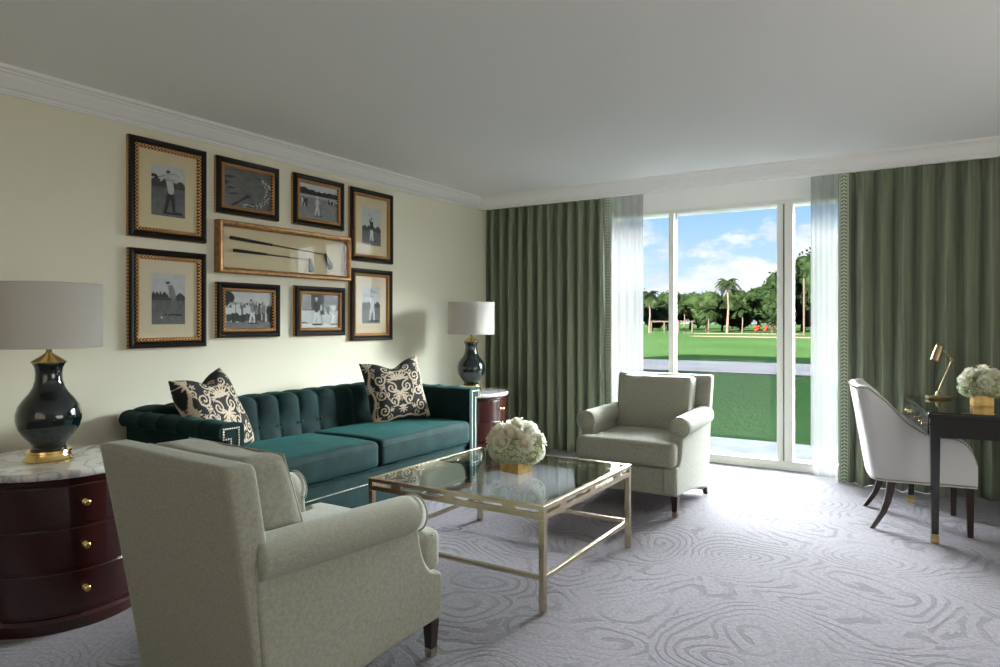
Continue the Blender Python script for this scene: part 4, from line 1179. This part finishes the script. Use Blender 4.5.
def leaf_crown(c, sc, n, s, rnd, lobes=9):
    bm = bmesh.new(); lob = []
    for k in range(lobes):
        a = rnd.uniform(0, 2*PI); r = rnd.uniform(0, .62); z = rnd.uniform(-.45, .6)
        lob.append((Vector((r*math.cos(a), r*math.sin(a), z)), rnd.uniform(.34, .55)))
    for cc, r in lob:
        res = bmesh.ops.create_icosphere(bm, subdivisions=2, radius=r)
        for v in res['verts']:
            v.co = v.co*(1+.22*noise.noise(v.co*6+cc*9))+cc
            v.co = Vector((c[0]+v.co.x*sc[0], c[1]+v.co.y*sc[1], c[2]+v.co.z*sc[2]))
    for k in range(n):
        cc, r = rnd.choice(lob); d = Vector([rnd.gauss(0, 1) for _ in range(3)]).normalized()
        p = cc+d*r*rnd.uniform(.95, 1.22); p = Vector((c[0]+p.x*sc[0], c[1]+p.y*sc[1], c[2]+p.z*sc[2]))
        u = Vector([rnd.gauss(0, 1) for _ in range(3)]).normalized(); v = u.orthogonal().normalized()
        bm.faces.new([bm.verts.new(p+q) for q in (u*s, v*s*.6, -u*s, -v*s*.6)])
    return bm
def tree(label, px, y, w_, h, seed, mat='leaf'):
    rnd = random.Random(seed); x = gpt(px, y)
    t = thing('tree', label, 'tree', (x, y, G0), 0, 'trees along the far edge of the course')
    tube('trunk', [(0, 0, -.1), (.1, 0, h*.25), (0, .1, h*.5)], .2, M['trunk'], t, 7, [h*.035, h*.028, h*.02])
    mesh_obj('crown', leaf_crown((0, 0, h*.52), (w_/2*1.15, w_/2, h*.50), 900, h*.028, rnd), M[mat], t)
DK = 'dark bushy tree beyond the lawn, '
spec = [(628, 92, 9, 5.6), (652, 90, 7, 4.8), (668, 95, 8, 5.2), (690, 98, 9, 5.0), (706, 94, 8, 5.3), (722, 97, 8, 4.8), (741, 95, 7.5, 5.2), (758, 92, 8, 5.9), (772, 90, 8, 7.0), (786, 86, 8.5, 8.3), (803, 84, 8, 8.6), (819, 82, 9, 9.4), (836, 80, 9, 9.6), (698, 104, 10, 5.8), (733, 104, 10, 5.6), (612, 95, 9, 5.8), (664, 104, 10, 5.6), (781, 98, 9, 6.6)]
names = ['behind left sheer curtain', 'at the left pane', 'behind the first window bar', 'first between bar and tall palm', 'second between bar and tall palm', 'just left of the tall palm', 'just right of the tall palm', 'round one nearing the second bar', 'next to the second window bar', 'behind the second window bar', 'beside the pale pole', 'tallest, at the right pane', 'behind right sheer curtain', 'paler, in the rear left of the palm', 'paler, in the rear right of the palm', 'furthest left, behind the sheer', 'in the rear behind the first bar', 'in the rear behind the second bar', 'in the rear beside the round one']
for i, (px, y, w_, h) in enumerate(spec):
    y2 = (87, 95, 103, 111)[i % 4] if i < 13 else 119+8*(i % 2); tree(DK+names[i] if i not in (13, 14) else 'bushy tree '+names[i], px, y2, 5.6, h*y2/y, 30+i, 'leaf2' if i in (1, 3, 4, 6, 13, 14) else 'leaf')
for k, (px, y, h) in enumerate(((868, 101, 9.8), (900, 90, 9.2), (590, 99, 5.4))):
    tree('dark bushy tree beyond the lawn, hidden by the curtains at the window sides', px, y, 5.2, h, 80+k)
def palm(label, px, y, h, R, seed):
    rnd = random.Random(seed); x = gpt(px, y); t = thing('palm_tree', label, 'palm tree', (x, y, G0), 0, 'palm trees on the course')
    tube('trunk', [(0, 0, -.1), (.03*h, 0, h*.5), (0, 0, h)], .2, M['palmtrunk'], t, 8, [h*.030, h*.020, h*.018])
    bm = bmesh.new()
    for k in range(18):
        a = 2*PI*k/18+rnd.uniform(-.15, .15); el = rnd.uniform(-.3, 1.1); d = Vector((math.cos(a), math.sin(a), 0)); pts = []
        for i in range(7):
            s = i/6; pts.append(Vector((0, 0, h))+d*(R*s*math.cos(el*.5))+Vector((0, 0, R*(math.sin(el)*s-.75*s*s))))
        sd = d.cross(Vector((0, 0, 1)))
        for i in range(6):
            for sg in (-1, 1):
                p, q = pts[i], pts[i+1]; ln = R*.26*math.sin(PI*(.15+.8*(i+.5)/6))
                for f in (0, .5):
                    o0 = p+(q-p)*f; o1 = p+(q-p)*(f+.42)
                    bm.faces.new([bm.verts.new(v) for v in (o0, o1, o1+sd*sg*ln+Vector((0, 0, -ln*.45))+d*ln*.35, o0+sd*sg*ln+Vector((0, 0, -ln*.45))+d*ln*.35)])
    mesh_obj('fronds', bm, M['palmleaf'], t)
palm('tall palm tree standing alone on the lawn near the window centre', 727, 79, 5.9, 1.55, 1)
palm('palm tree at the left edge of the glass door view', 649, 78, 4.6, 1.5, 2)
palm('low palm in front of the tree row beside the first window bar', 684, 79, 3.1, 1.5, 3)
palm('low palm in front of the tree row left of the tall palm', 708, 79, 2.7, 1.4, 4)
palm('low palm in front of the tree row just right of the tall palm', 742, 82, 2.8, 1.3, 5)
# timber pergola, pole, blooms
yp = 76; xa, xb = gpt(652, yp), gpt(694, yp)
pg = thing('pergola', 'low pale timber pergola at the far left of the lawn', 'pergola', ((xa+xb)/2, yp, G0))
L_ = (xb-xa)/2
box('beam', (-L_, -.5, 1.25), (L_, -.35, 1.38), M['whitepaint'], pg, .01); box('beam', (-L_, .35, 1.25), (L_, .5, 1.38), M['whitepaint'], pg, .01)
for s in (-1, -.35, .35, 1): box('post', (s*L_*.97-.07, -.49, 0), (s*L_*.97+.07, -.36, 1.27), M['whitepaint'], pg, .01)
mesh_obj('rafters', boxes([((s*L_/8-.05, -.7, 1.38), (s*L_/8+.05, .7, 1.44)) for s in range(-8, 9)]), M['whitepaint'], pg)
xq = gpt(804, 70)
tube_o = tube('pole', [(0, 0, 0), (0, 0, 5.4)], .09, M['whitepaint'], None); tube_o.location = (xq, 70, G0); tag(tube_o, 'tall pale pole at the right pane in front of dark trees', 'pole')
rnd = random.Random(5)
for px, lab in ((757, 'left of the two small orange-red clumps at the far lawn edge'), (766, 'right of the two small orange-red clumps at the far lawn edge')):
    bm = leaf_crown((0, 0, .5), (.5, .5, .45), 200, .06, rnd, 5); o = mesh_obj('flowering_shrub', bm, M['orange']); o.location = (gpt(px, 84), 84, G0); tag(o, lab, 'shrub', 'orange-red shrubs')
